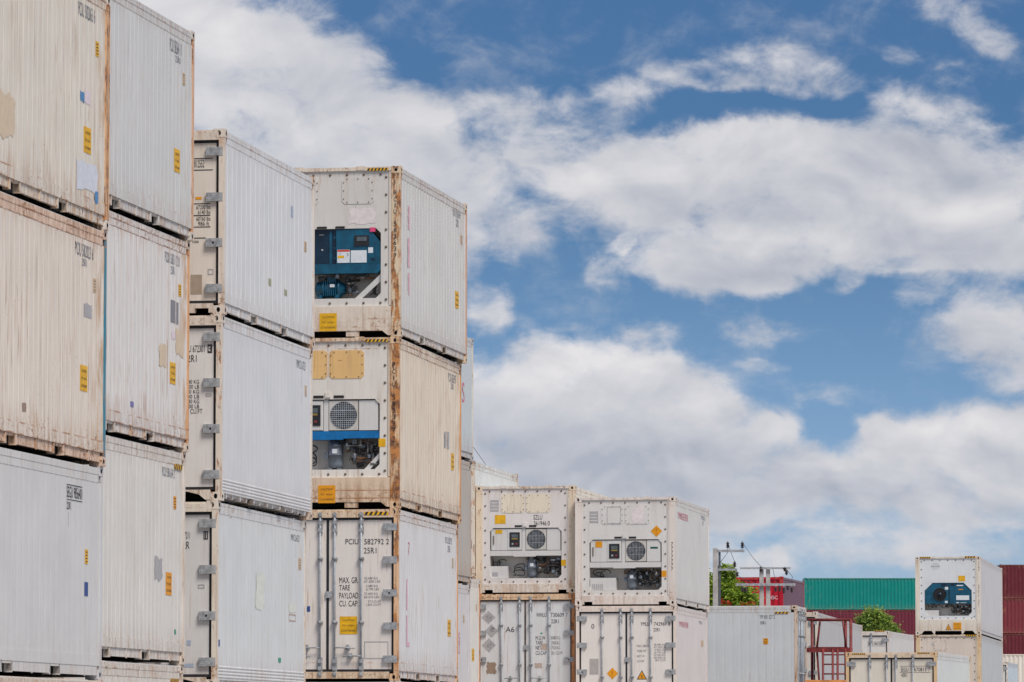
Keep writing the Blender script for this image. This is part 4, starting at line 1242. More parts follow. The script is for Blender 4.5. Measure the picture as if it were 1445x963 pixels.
# ------------------------------------------------------------------ the yard's containers
DECALS = {
 'A1': [
  ('s',4.599,5.366,2.461,2.632,'txt', 'PCIU 582063 6'),
  ('s',5.4,5.547,2.076,2.257,'tag', 'yellow'),
  ('s',4.703,4.891,1.438,1.555,'patch', 'blue'),
  ('s',4.913,5.169,1.44,1.605,'patch', 'pink'),
  ('s',4.883,5.216,0.839,1.153,'caution', 'yellow'),
  ('s',1.064,1.871,0.613,1.111,'patch', 'tan'),
  ('s',4.565,5.532,0.372,0.719,'patch', 'paleblue'),
  ('s',5.392,5.538,0.27,0.418,'patch', 'blue'),
 ],
 'B1': [
  ('s',4.711,5.353,2.455,2.633,'txt', 'PCIU 583641 0'),
  ('s',5.021,5.289,2.345,2.438,'txt', '25R1'),
  ('s',5.43,5.566,2.085,2.252,'tag', 'faded'),
  ('s',4.985,5.293,0.851,1.165,'caution', 'yellow'),
 ],
 'A2': [
  ('s',4.63,5.454,2.475,2.63,'txt', 'PCIU 582023 6'),
  ('s',4.932,5.154,2.364,2.457,'txt', '25R1'),
  ('s',5.452,5.598,2.092,2.259,'tag', 'faded'),
  ('s',4.891,5.218,0.857,1.168,'caution', 'yellow'),
  ('s',5.039,5.394,1.761,1.924,'patch', 'grey'),
  ('s',2.387,2.554,0.445,0.538,'patch', 'brown'),
 ],
 'B2': [
  ('s',4.711,5.513,2.491,2.635,'txt', 'PCIU 583112 0'),
  ('s',5.027,5.263,2.358,2.467,'txt', '25R1'),
  ('s',5.475,5.618,2.094,2.258,'tag', 'yellow'),
  ('s',5.055,5.291,1.706,2.009,'patch', 'darkgrey'),
  ('s',5.355,5.466,1.703,1.999,'patch', 'darkgrey'),
  ('s',5.333,5.778,1.292,1.624,'patch', 'tan'),
  ('s',4.432,4.819,1.073,1.362,'patch', 'tan'),
  ('s',5.012,5.326,0.873,1.164,'caution', 'yellow'),
  ('s',5.094,5.283,1.485,1.582,'patch', 'pink'),
  ('s',2.943,3.106,0.417,0.488,'patch', 'violet'),
 ],
 'A3': [
  ('s',4.444,5.14,2.144,2.278,'txt', 'SEGU 9856401'),
  ('s',4.441,5.138,2.291,2.301,'line', 'dark'),
  ('s',4.446,5.142,2.116,2.125,'line', 'dark'),
  ('s',4.448,4.626,2.005,2.094,'txt', '22R1'),
  ('s',4.476,4.571,1.797,1.972,'vtxt', 'REEFER'),
  ('s',5.282,5.417,1.383,1.557,'tag', 'yellow'),
  ('s',5.268,5.427,0.997,1.164,'patch', 'navy'),
 ],
 'B3': [
  ('s',5.464,5.863,2.635,2.711,'hazard', '-'),
  ('s',4.81,5.48,2.509,2.635,'txt', 'PCIU 581634 2'),
  ('s',5.431,5.578,2.094,2.268,'tag', 'orange'),
  ('s',4.439,4.84,1.099,1.399,'patch', 'grey'),
  ('s',5.033,5.353,0.92,1.226,'caution', 'orange'),
  ('s',5.514,5.603,0.404,0.469,'patch', 'green'),
 ],
 'B4': [
  ('s',5.379,5.79,2.651,2.698,'hazard', '-'),
 ],
 'C1': [
  ('s',4.391,4.549,1.823,1.983,'patch', 'palebluegrey'),
  ('s',5.343,5.505,1.397,1.558,'tag', 'faded'),
  ('s',2.895,3.06,0.666,0.77,'patch', 'olive'),
  ('s',3.957,4.141,0.621,0.706,'patch', 'olive'),
  ('f',0.63,0.918,2.056,2.165,'txt', 'TTNU 812552'),
  ('f',0.6,1.042,2.176,2.188,'line', 'dark'),
  ('f',0.601,1.042,2.014,2.026,'line', 'dark'),
  ('f',0.794,0.883,1.607,1.644,'patch', 'orange'),
  ('f',0.721,1.01,1.543,1.554,'line', 'dark'),
  ('f',0.722,1.01,1.378,1.39,'line', 'dark'),
  ('f',0.723,1.011,1.217,1.228,'line', 'dark'),
  ('f',0.81,1.01,1.47,1.528,'txt', '67200 lbs'),
  ('f',0.834,1.01,1.4,1.458,'txt', '6140 lbs'),
  ('f',0.811,1.011,1.308,1.366,'txt', '60760 lbs'),
  ('f',0.835,0.993,1.239,1.297,'txt', '986 ft'),
  ('f',0.694,0.944,1.062,1.074,'line', 'dark'),
  ('f',0.754,0.848,0.999,1.034,'txt', 'max'),
  ('f',0.733,0.895,0.285,0.555,'patch', 'brownplate'),
  ('f',0.976,1.059,0.552,0.633,'outline', 'grey'),
 ],
 'C2': [
  ('s',4.954,5.559,2.217,2.348,'txt', 'MWCU 6723'),
  ('s',5.215,5.366,1.718,2.203,'vtxt', 'MAERSK LINE'),
  ('s',5.535,5.657,1.835,2.002,'tag', 'faded'),
  ('f',0.582,0.962,2.066,2.162,'txt', 'MWCU 672301'),
  ('f',1.014,1.062,2.063,2.158,'txt', '3'),
  ('f',1.005,1.071,2.051,2.17,'outline', 'dark'),
  ('f',0.674,0.85,1.93,2.028,'txt', '22R1'),
  ('f',0.645,0.888,1.626,1.68,'txt', '30480 KG'),
  ('f',0.646,0.889,1.558,1.612,'txt', '67200 LB'),
  ('f',0.646,0.889,1.49,1.543,'txt', '2950 KG'),
  ('f',0.646,0.89,1.421,1.475,'txt', '6500 LB'),
  ('f',0.647,0.89,1.353,1.407,'txt', '27530 KG'),
  ('f',0.647,0.89,1.285,1.338,'txt', '60700 LB'),
  ('f',0.648,0.936,1.21,1.276,'txt', '988 CU.FT'),
  ('f',0.981,1.066,1.445,1.49,'outline', 'grey'),
 ],
 'C3': [
  ('s',4.98,5.594,2.241,2.343,'txt', 'MWCU 6721'),
  ('s',5.247,5.393,1.83,2.204,'vtxt', 'REEFER UNIT'),
  ('s',5.527,5.719,1.832,2.006,'tag', 'faded'),
  ('s',4.11,4.295,0.424,0.492,'patch', 'green'),
  ('s',4.854,5.333,1.182,1.316,'patch', 'paleyellow'),
  ('s',2.54,3.155,1.194,1.655,'patch', 'paleyellow'),
  ('s',0.069,0.208,0.576,0.673,'patch', 'navy'),
  ('s',4.856,5.336,1.049,1.153,'outline', 'rust'),
  ('f',1.019,1.056,2.063,2.158,'txt', '1'),
  ('f',1.008,1.071,2.052,2.169,'outline', 'dark'),
  ('f',0.558,0.815,2.066,2.16,'txt', 'MWCU 67211'),
  ('f',0.673,0.81,1.926,2.026,'txt', '22R'),
  ('f',0.932,1.026,1.375,1.431,'outline', 'grey'),
  ('f',0.78,0.837,0.589,0.658,'patch', 'palebluegrey'),
  ('f',0.739,0.876,0.289,0.339,'patch', 'palebluegrey'),
 ],
 'D1': [
  ('s',0.715,0.853,1.88,2.305,'patch', 'pinkline'),
  ('s',0.686,0.858,1.242,1.752,'patch', 'pinkline'),
  ('s',0.725,0.862,0.775,1.149,'patch', 'pinkline'),
  ('s',4.714,5.452,2.556,2.681,'txt', 'PCIU 583639'),
  ('s',5.035,5.263,2.384,2.527,'txt', '25R1'),
  ('s',5.455,5.646,2.12,2.282,'tag', 'faded'),
  ('s',4.948,5.288,0.923,1.226,'caution', 'yellow'),
  ('f',1.103,1.148,1.328,2.486,'vtxt', 'PCIU 583639'),
  ('f',-0.176,0.123,0.106,0.409,'caution', 'yellow'),
  ('f',0.641,1.002,2.82,2.864,'hazard', '-'),
  ('f',0.327,0.78,1.929,2.179,'patch', 'palepink'),
  ('f',0.685,0.781,1.784,1.858,'patch', 'magenta'),
  ('f',0.119,0.336,1.266,1.489,'label', 'redtop'),
  ('f',0.353,0.628,1.265,1.474,'patch', 'white'),
  ('f',0.655,0.737,1.427,1.521,'patch', 'white'),
  ('f',0.414,0.668,1.551,1.727,'display', '-'),
 ],
 'D2': [
  ('s',4.743,5.529,2.488,2.643,'txt', 'PCIU 583397'),
  ('s',4.998,5.293,2.369,2.472,'txt', '25R1'),
  ('s',4.363,4.556,1.283,1.572,'patch', 'grey'),
  ('s',4.653,4.847,1.273,1.573,'patch', 'grey'),
  ('s',5.045,5.339,0.927,1.224,'caution', 'yellow'),
  ('f',1.096,1.149,1.259,2.47,'vtxt', 'PCIU 583397'),
  ('f',1.098,1.15,1.113,1.21,'txt', '2'),
  ('f',-0.174,0.122,0.091,0.391,'caution', 'orange'),
  ('f',0.618,1.012,2.808,2.853,'hazard', '-'),
  ('f',0.858,0.976,1.035,1.174,'patch', 'yellow'),
 ],
 'D3': [
  ('s',4.697,5.418,2.499,2.613,'txt', 'PCIU 582792'),
  ('s',4.964,5.253,2.35,2.467,'txt', '25R1'),
  ('s',5.441,5.586,2.078,2.262,'tag', 'faded'),
  ('s',4.973,5.303,0.853,1.152,'caution', 'yellow'),
  ('s',0.802,0.933,1.213,1.731,'patch', 'pinkline'),
  ('s',0.808,0.939,0.584,1.108,'patch', 'pinkline'),
  ('s',0.941,1.129,0.587,0.669,'patch', 'pinkline'),
  ('s',0.888,1.169,2.147,2.361,'rtxt', '7'),
  ('f',0.302,0.524,2.292,2.383,'txt', 'PCIU'),
  ('f',0.624,1.047,2.289,2.38,'txt', '582792 2'),
  ('f',0.617,0.832,2.137,2.234,'txt', '25R1'),
  ('f',0.198,0.526,1.638,1.739,'txt', 'MAX. GR.'),
  ('f',0.199,0.381,1.518,1.609,'txt', 'TARE'),
  ('f',0.199,0.523,1.381,1.479,'txt', 'PAYLOAD'),
  ('f',0.199,0.524,1.248,1.345,'txt', 'CU. CAP.'),
  ('f',0.625,0.857,1.701,1.74,'gtxt', '30.480 KG'),
  ('f',0.625,0.9,1.646,1.685,'gtxt', '67.200 LBS'),
  ('f',0.659,0.857,1.571,1.61,'gtxt', '3.080 KG'),
  ('f',0.659,0.877,1.516,1.555,'gtxt', '6.790 LBS'),
  ('f',0.626,0.857,1.441,1.48,'gtxt', '27.400 KG'),
  ('f',0.626,0.877,1.386,1.425,'gtxt', '60.410 LBS'),
  ('f',0.692,0.9,1.311,1.35,'gtxt', '37.2 CU.M'),
  ('f',0.659,0.91,1.256,1.295,'gtxt', '1.345 CU.FT'),
  ('f',0.207,0.505,0.78,1.079,'caution', 'yellow'),
  ('f',0.628,1.038,0.367,0.658,'outline', 'grey'),
  ('f',0.632,1.039,2.777,2.836,'hazard', '-'),
  ('f',-0.357,-0.301,1.163,1.254,'patch', 'navy'),
 ],
 'E1': [
  ('s',4.799,5.137,1.164,1.591,'rtxt', 'S'),
 ],
 'E3': [
  ('s',4.763,4.993,1.352,1.569,'rtxt', 'S'),
  ('s',4.764,4.994,1.134,1.352,'rtxt', '2'),
  ('s',5.303,5.454,1.777,1.942,'tag', 'faded'),
 ],
 'G1': [
  ('s',4.998,5.299,0.933,1.224,'caution', 'yellow'),
  ('s',5.516,5.654,2.119,2.294,'tag', 'faded'),
 ],
 'Y1': [
  ('s',0.427,2.264,2.086,2.245,'rtxt', 'YMREEFER'),
  ('s',4.543,5.322,2.249,2.354,'txt', 'YMLU'),
  ('s',4.798,5.058,2.127,2.214,'txt', '22'),
  ('f',0.613,0.89,1.627,1.905,'diamond', 'orange'),
  ('f',-0.729,-0.566,1.386,1.53,'patch', 'orange'),
  ('f',0.877,0.992,0.674,0.82,'patch', 'orange'),
  ('f',0.602,0.781,1.35,1.394,'patch', 'darkgreen'),
  ('f',1.108,1.158,0.806,1.508,'vtxt', '7777777'),
  ('f',-0.446,-0.107,1.953,2.362,'outline', 'palegrey'),
  ('f',0.174,0.451,1.955,2.367,'patch', 'palepink'),
 ],
 'Y2': [
  ('s',0.45,2.31,2.092,2.217,'rtxt', 'YMREEFER'),
  ('s',4.338,5.058,2.248,2.328,'txt', 'YMLU'),
  ('s',4.825,5.264,1.694,1.854,'patch', 'faded'),
  ('f',0.341,0.555,2.096,2.186,'txt', 'YMLU'),
  ('f',0.666,1.056,2.099,2.184,'txt', '742961 8'),
  ('f',0.653,0.804,1.963,2.043,'txt', '22R1'),
  ('f',-0.852,-0.768,2.031,2.145,'txt', '0'),
  ('f',-0.476,-0.202,0.819,1.102,'diamond', 'orange'),
  ('f',0.248,0.495,0.818,1.041,'triangle', 'orange'),
  ('f',-0.89,-0.676,0.941,1.315,'patch', 'greyplate'),
  ('f',0.249,0.548,1.589,1.646,'gtxt', 'MAX. GROSS'),
  ('f',0.249,0.483,1.468,1.525,'gtxt', 'TARE WT'),
  ('f',0.249,0.439,1.345,1.401,'gtxt', 'NET W'),
  ('f',0.249,0.431,1.229,1.28,'gtxt', 'CU.CAP'),
  ('f',0.665,0.943,1.624,1.67,'gtxt', '30.480 KG'),
  ('f',0.665,0.943,1.562,1.608,'gtxt', '67.200 LB'),
  ('f',0.678,0.943,1.5,1.546,'gtxt', '3.040 KG'),
  ('f',0.678,0.943,1.438,1.485,'gtxt', '6.700 LB'),
  ('f',0.665,0.943,1.377,1.423,'gtxt', '27.440 KG'),
  ('f',0.665,0.942,1.315,1.361,'gtxt', '60.500 LB'),
  ('f',0.69,0.942,1.253,1.3,'gtxt', '28.4 CU.M'),
 ],
 'Z1': [
  ('f',-0.753,-0.491,1.676,1.888,'patch', 'yellow'),
  ('f',-0.744,-0.574,1.439,1.533,'patch', 'yellow'),
  ('f',0.869,0.984,0.658,0.801,'patch', 'yellow'),
  ('f',0.192,0.407,1.77,1.885,'txt', 'SZLU'),
  ('f',0.2,0.51,1.627,1.737,'txt', '361946'),
  ('f',0.539,0.593,1.626,1.736,'txt', '0'),
 ],
 'Z2': [
  ('f',0.272,0.516,2.022,2.12,'txt', 'WHLU'),
  ('f',0.619,1.036,2.02,2.118,'txt', '730609 7'),
  ('f',0.631,0.818,1.869,1.962,'txt', '22R1'),
  ('f',-0.48,-0.267,1.659,1.79,'txt', 'A6'),
  ('f',-1.07,-0.73,1.861,2.172,'diamond', 'grey'),
  ('f',-0.987,-0.665,1.527,1.851,'diamond', 'grey'),
  ('f',-1.059,-0.717,1.178,1.515,'diamond', 'grey'),
  ('f',-0.94,-0.716,0.655,0.941,'patch', 'brown'),
  ('f',0.254,0.49,1.472,1.563,'txt', 'M.G.W'),
  ('f',0.254,0.426,1.358,1.447,'txt', 'TARE'),
  ('f',0.254,0.387,1.237,1.328,'txt', 'NET'),
  ('f',0.254,0.516,1.111,1.202,'txt', 'CU.CAP'),
  ('f',0.618,0.849,1.48,1.561,'gtxt', '30480 KG'),
  ('f',0.631,0.849,1.357,1.44,'gtxt', '2960 KG'),
  ('f',0.618,0.849,1.243,1.319,'gtxt', '27520 KG'),
  ('f',0.631,0.9,1.117,1.198,'gtxt', '28.1 CU.M'),
  ('f',0.233,0.413,0.791,0.917,'patch', 'palebrown'),
  ('f',0.395,0.523,1.232,1.376,'patch', 'palebrown'),
  ('f',0.37,0.421,1.608,1.648,'patch', 'green'),
 ],
 'J1': [
  ('f',0.25,0.449,2.373,2.483,'txt', 'SEGU'),
  ('f',0.606,0.92,2.378,2.481,'txt', '670811'),
  ('f',0.987,1.02,2.377,2.48,'txt', '7'),
  ('f',0.259,0.416,2.226,2.334,'txt', '45R1'),
  ('f',0.219,1.035,2.513,2.521,'line', 'dark'),
  ('f',0.218,1.034,2.347,2.355,'line', 'dark'),
  ('f',-1.051,-0.689,2.824,2.861,'hazard', '-'),
  ('f',0.699,1.027,2.841,2.878,'hazard', '-'),
 ],
 'K1': [
  ('f',0.459,0.961,2.414,2.492,'txt', 'SEGU 9807324'),
  ('f',0.432,1.11,2.516,2.524,'line', 'dark'),
  ('f',0.431,1.109,2.376,2.384,'line', 'dark'),
  ('f',0.719,1.045,2.87,2.916,'hazard', '-'),
 ],
 'L1': [
  ('f',0.381,0.634,1.976,2.181,'patch', 'yellow'),
  ('f',-0.106,0.115,0.169,0.396,'triangle', 'orange'),
  ('f',0.184,0.484,0.168,0.447,'caution', 'orange'),
  ('f',-1.039,-0.643,2.829,2.892,'hazard', '-'),
  ('f',0.624,1.03,2.839,2.908,'hazard', '-'),
  ('f',1.117,1.181,2.352,2.721,'vtxt', 'TTNU'),
  ('f',1.109,1.172,1.034,1.851,'vtxt', '8073712 45R1'),
  ('f',0.922,0.985,1.746,1.81,'patch', 'pink'),
 ],
 'L2': [
  ('f',0.629,1.024,2.825,2.888,'hazard', '-'),
 ],
}


def C(r, g, b, k=KP): return rgb(r, g, b, k)


CREAM = C(220, 208, 197)
BOX = {
 # key: (x, y, yaw, z, config)
 'A1': dict(H=S9, seed=1.0, side=C(203, 197, 190), rust=.5, dirt=.62, style='fine', rear_post=C(220, 176, 130), rblotch=.8, rearw=.20, edge=.6, front='plain',
            label='cream streaked container with a tan patch and orange rusty post, topping the far left stack'),
 'A2': dict(H=S9, seed=2.0, side=C(206, 197, 190), frame=C(212, 188, 172), rail=C(214, 188, 172), rust=.65, dirt=.6, style='fine', rear_post=C(20, 128, 156, 1.0), rblotch=.05, edge=.8, front='plain',
            label='pinkish rust-streaked container with a teal corner post, below the tan patched one'),
 'A3': dict(H=S8, seed=3.0, side=C(190, 190, 194), rust=.05, dirt=.12, style='faint', edge=.15, front='plain', chips=.1, cast_blotch=.1, pblotch=.0, rail_in=.012,
            label='clean pale grey container with a small navy label, below the teal posted one'),
 'A4': dict(H=S8, seed=4.0, side=C(198, 186, 178), rust=.4, dirt=.5, style='fine', front='plain', label='rust-cornered cream container barely showing below the clean pale grey one'),
 'B1': dict(H=S9, seed=5.0, side=C(190, 191, 194), frame=C(196, 192, 186), rust=.22, dirt=.30, style='fine', rear_post=C(200, 160, 130), rblotch=.5, front='plain',
            label='pale grey container topping the second stack from the left, its top edge against the sky'),
 'B2': dict(H=S9, seed=6.0, side=C(202, 200, 202), frame=C(208, 194, 180), rust=.62, dirt=.42, style='fine', rear_post=C(214, 160, 112), rblotch=.45, edge=.7, front='plain',
            label='white container with two tan scraped patches and grey bars above a yellow sticker'),
 'B3': dict(H=S9, seed=7.0, side=C(198, 196, 196), frame=C(206, 196, 186), rust=.22, dirt=.45, style='fine', edge=.6, front='plain',
            label='off-white container with one grey scraped bar beside its orange sticker, above the frame edge'),
 'B4': dict(H=S9, seed=8.0, side=C(200, 196, 194), frame=C(210, 198, 186), rust=.35, dirt=.45, style='fine', edge=.6, front='plain',
            label='off-white container showing only its top rail and hazard mark at lower left'),
 'C1': dict(H=S8, seed=9.0, side=C(202, 204, 210), frame=CREAM, end=C(220, 209, 199), rust=.18, dirt=.18, style='seams', edge=.35, front='door', hinges=4, sillstyle='notch',
            label='bluish white container with cream doors and olive specks, topping the third stack', pblotch=.15),
 'C2': dict(H=S8, seed=10.0, side=C(202, 204, 211), frame=C(210, 199, 188), end=C(204, 199, 197), rust=.15, dirt=.2, style='lowribs', edge=.3, front='door', hinges=4, sillstyle='arch',
            label='white smooth-sided container with boxed numeral 3 on its door, mid third stack', pblotch=.35),
 'C3': dict(H=S8, seed=11.0, side=C(196, 199, 205), frame=C(208, 198, 187), end=C(196, 193, 193), rust=.22, dirt=.3, style='lowribs', edge=.35, front='door', hinges=4, sillstyle='arch',
            label='white container with faded yellow smears and boxed numeral 1 on its door', pblotch=.3),
 'C4': dict(H=S8, seed=12.0, side=C(196, 198, 204), front='plain', style='seams', label='white container at the foot of the third stack under the yellow smeared one'),
 'D1': dict(H=S9, seed=13.0, side=C(192, 192, 194), frame=C(224, 210, 196), end=C(196, 192, 188), post=C(226, 204, 176), rust=.30, dirt=.32, style='ribs', edge=.45, front='unit', unit='blue', pblotch=.75, sillstyle='raised', rear_post=C(196, 150, 120),
            label='container with a blue cooling unit and rust-streaked post, topping the stack beside open sky'),
 'D2': dict(H=S9, seed=14.0, side=C(214, 202, 188), frame=C(230, 206, 182), end=C(208, 202, 196), post=C(230, 196, 160), rust=.55, dirt=.55, style='ribs', edge=.8, front='unit', unit='fan', end_edge=.7, cover_mat=M_UYEL, beam_mat=M_BLUE, grid=True, box=False, pblotch=.95,
            rear_post=C(216, 150, 90), sillstyle='raised', seed_=2, comp_x=.08, label='cream rusty container with yellowed covers and a bright blue beam across its cooling unit'),
 'D3': dict(H=S9, seed=15.0, side=C(204, 204, 209), frame=C(222, 200, 176), end=C(216, 208, 203), post=C(222, 184, 150), rust=.42, dirt=.32, style='fine', edge=.6, front='door', hinges=5, pblotch=.65, rear_post=C(214, 160, 112), rblotch=.4,
            label='container whose doors read MAX. GR., TARE, PAYLOAD above a yellow caution sticker'),
 'D4': dict(H=S9, seed=16.0, side=C(200, 190, 180), front='plain', style='ribs', label='cream container at the foot of the stack, out of sight under the doors reading PAYLOAD'),
 'E1': dict(H=S8, seed=17.0, side=C(180, 188, 196), rust=.15, dirt=.2, style='fine', front='plain', rear_post=C(206, 200, 190), label='pale blue-grey container with a faint red S, its narrow edge behind the tall stack'),
 'E2': dict(H=S8, seed=18.0, side=C(166, 160, 156), rust=.25, dirt=.6, style='fine', front='plain', label='dull brownish grey container, narrow sliver below the one with red S near the sky'),  # side colour is darkened for the shadow this box stands in
 'E3': dict(H=S8, seed=19.0, side=C(192, 190, 196), rust=.18, dirt=.3, style='fine', front='plain', label='pale container sliver carrying a red S above a red 2, low behind the tall stack'),
 'E4': dict(H=S8, seed=20.0, side=C(190, 186, 180), front='plain', style='fine', label='pale container at the foot of the narrow stack under the red S and 2'),
 'F1': dict(H=S9, seed=21.0, side=C(208, 212, 214), frame=C(226, 210, 190), rust=.3, dirt=.25, style='fine', edge=.4, front='plain', post=C(222, 210, 196), pblotch=.5, rear_post=C(214, 180, 140), rblotch=.45,
            label='whitish container with rust-spotted posts peeping over the roof of the left cooling-unit container'),
 'G1': dict(H=S9, seed=22.0, side=C(202, 202, 204), rust=.3, dirt=.3, style='fine', edge=.5, front='plain', rear_post=C(196, 130, 84), rblotch=.7, pblotch=.95,
            label='narrow white container with an orange rusty post, directly left of the doors reading A6'),
 'Z1': dict(H=S8, seed=23.0, side=C(212, 208, 200), frame=C(228, 218, 208), end=C(202, 196, 194), rust=.32, dirt=.3, style='faint', edge=.4, front='unit', unit='fan', cover_mat=M_UCREAM, pblotch=.25, post=C(230, 212, 190), sillstyle='notch', odd=False,
            label='cooling-unit container with cream covers and SZLU lettering, left of the two side by side'),
 'Z2': dict(H=S8, seed=24.0, side=C(196, 194, 194), frame=C(214, 186, 156), end=C(196, 196, 199), post=C(186, 130, 90), rust=.5, dirt=.4, style='fine', edge=.7, front='door', hinges=4, rusty_gasket=True, pblotch=.8,
            label='rust-edged container with A6 and three grey diamonds on its doors'),
 'Y1': dict(H=S8, seed=25.0, side=C(194, 193, 194), frame=C(222, 212, 206), end=C(198, 195, 193), rust=.10, dirt=.22, style='faint', edge=.25, front='unit', unit='fan', pblotch=.0, cast_blotch=.2, odd=True, sillstyle='notch',
            label='cooling-unit container with an orange diamond, right of the two side by side'),
 'Y2': dict(H=S8, seed=26.0, side=C(202, 194, 196), frame=C(220, 208, 200), end=C(206, 199, 195), rust=.10, dirt=.2, style='faint', edge=.25, front='door', hinges=4, pblotch=.05, cast_blotch=.2, sillstyle='plain',
            label='white-doored container with an orange diamond and a black-edged warning triangle'),
 'H1': dict(H=S9, seed=27.0, L=12.192, side=C(182, 186, 193), frame=C(196, 192, 190), end=C(176, 178, 182), post=C(196, 176, 158), rust=.2, dirt=.2, style='faint', edge=.25, front='door', pblotch=.45, nopocket=True,
            label='long pale grey container seen broadside with a hazard mark near its rusty post'),
 'I1': dict(H=S9, seed=28.0, L=16.15, side=C(172, 171, 175), frame=C(206, 196, 184), end=C(200, 192, 184), rust=.22, dirt=.2, style='faint', edge=.3, front='door', pblotch=.4, nopocket=True,
            label='long grey container tapering away behind the dark red metal tower'),
 'J1': dict(H=S9, seed=29.0, side=C(196, 199, 202), frame=C(228, 208, 184), end=C(214, 206, 194), post=C(234, 200, 156), rust=.12, dirt=.2, style='faint', edge=.2, front='door', pblotch=.2, L=6.058,
            label='cream-doored container with two hazard strips, low in the foreground at lower right'),
 'K1': dict(H=S9, seed=30.0, side=C(192, 190, 192), frame=C(216, 208, 202), end=C(214, 209, 204), rust=.08, dirt=.15, style='faint', edge=.2, front='door', pblotch=.1, 
            label='small white container with black-edged door right below the round green bush'),
 'L1': dict(H=S9, seed=31.0, L=12.192, side=C(186, 184, 190), frame=C(212, 203, 192), end=C(202, 204, 208), rust=.08, dirt=.2, style='faint', edge=.2, front='unit', unit='octagon', pblotch=.05, cast_blotch=.2, sillstyle='trapezoid', nopocket=True,
            label='container with a dark blue eight-sided cooling unit and round black fan'),
 'L2': dict(H=S9, seed=32.0, L=12.192, side=C(176, 180, 186), frame=C(206, 194, 178), end=C(196, 184, 174), post=C(222, 196, 160), rust=.25, dirt=.5, style='faint', edge=.4, front='unit', unit='blank', pblotch=.3, nopocket=True,
            label='grimy container with a worn round emblem under the dark blue cooling unit'),
 'P1': dict(H=S9, seed=34.0, side=C(178, 190, 202), frame=C(206, 200, 194), end=C(200, 198, 194), rust=.15, dirt=.2, style='fine', front='door', pblotch=.4, label='pale blue container with a rusty corner casting cut off by the right frame edge'),
}

STACK = {  # front right corner x, y, yaw, base height, levels top to bottom, heights bottom to top
 'A': (-6.054, 54.382, .18, 0.0), 'B': (-5.499, 61.589, .18, 0.0), 'C': (-4.024, 68.453, .1694, 0.0), 'D': (-1.895, 83.19, .1705, 0.0),
 'E': (-1.913, 97.92, .18, 0.0), 'F': (-.905, 119.24, .175, 0.0), 'G': (-1.81, 112.38, .175, 0.0), 'Z': (1.524, 118.964, .1763, 0.0), 'Y': (3.912, 118.325, .173, 0.0),
 'I': (9.016, 146.14, .152, 0.0), 'K': (12.94, 169.94, .22, 0.0), 'L': (17.414, 184.0, .164, 0.2), 'P': (22.99, 230.0, .18, 0.0), 'J': (11.22, 131.0, .24, 1.42)}
SHIFT = {'A1': (.035, 0), 'A2': (.01, 0), 'A3': (-.02, 0), 'A4': (.01, 0), 'B1': (.05, 0), 'B3': (-.043, 0), 'B4': (-.06, 0), 'C1': (.025, 0), 'C3': (-.045, -.0075), 'D1': (.012, .0075),
         'D2': (0, -.0075), 'D3': (-.01, -.015), 'E1': (.018, 0), 'E2': (-.025, 0), 'E3': (-.045, 0), 'Y2': (.02, -.012), 'Z2': (-.012, 0)}
FOOT = {  # plainer boxes that carry the others, below the picture
 'F2': dict(H=S9, base='F1', label='white container under the rust-spotted one behind the left cooling unit'), 'F3': dict(H=S9, base='F1', label='white container at the foot of the stack behind the left cooling unit'),
 'G2': dict(H=S9, base='G1', label='white container at the foot of the stack beside the A6 doors'), 'Z3': dict(H=S9, base='Z2', label='container at the foot of the stack under the A6 doors'),
 'Y3': dict(H=S8, base='Y2', label='container at the foot of the stack under the warning triangle doors'), 'I2': dict(H=S9, base='I1', label='long container at the foot of the stack behind the red tower'),
 'K2': dict(H=S9, base='K1', label='white container at the foot of the stack below the round bush'), 'L3': dict(H=S9, base='L2', label='long container at the foot of the stack with the worn emblem'),
 'P2': dict(H=S9, base='P1', label='pale container at the foot of the stack at the right frame edge')}
for k, d in FOOT.items():
    c = dict(BOX[d['base']]); c.update(H=d['H'], label=d['label'], seed=c['seed'] + 40, front='plain'); c.pop('unit', None)
    BOX[k] = c

GROUPS = {'A': 'containers stacked at the far left', 'B': 'containers of the second stack', 'C': 'containers of the third stack', 'D': 'containers of the tall middle stack', 'E': 'containers of the narrow stack',
          'Z': 'containers of the two middle stacks', 'Y': 'containers of the two middle stacks'}
for s, (x, y, yaw, base) in STACK.items():
    keys = sorted([k for k in BOX if k[0] == s], reverse=True)      # bottom first
    z = base
    for k in keys:
        c = BOX[k]
        ddx, dyw = SHIFT.get(k, (0, 0))
        if k[0] in GROUPS: c['group'] = GROUPS[k[0]]
        make_container(k, x + ddx, y, yaw + dyw, z, c, DECALS.get(k, ()))
        z += c['H']

# the long box seen broadside: its doors face right
HY = .167
DECALS['H1'] = [('f', 0.9, 1.0, 0.5, 0.6, 'outline', 'grey')]
def broadside(key, label, z, seed):
    c = dict(BOX['H1']); c['label'] = label; c['seed'] = seed
    c['rot90'] = pi / 2 - HY
    # local origin = middle of the door end
    cx, cy = 8.037 + HW * sin(HY), 139.64 + HW * cos(HY)
    return make_container(key, cx, cy, 0, z, c, DECALS['H1'])
h1 = broadside('H1', BOX['H1']['label'], S9, 27.0)
broadside('H2', 'long pale grey container under the broadside one with the hazard mark', 0.0, 67.0)
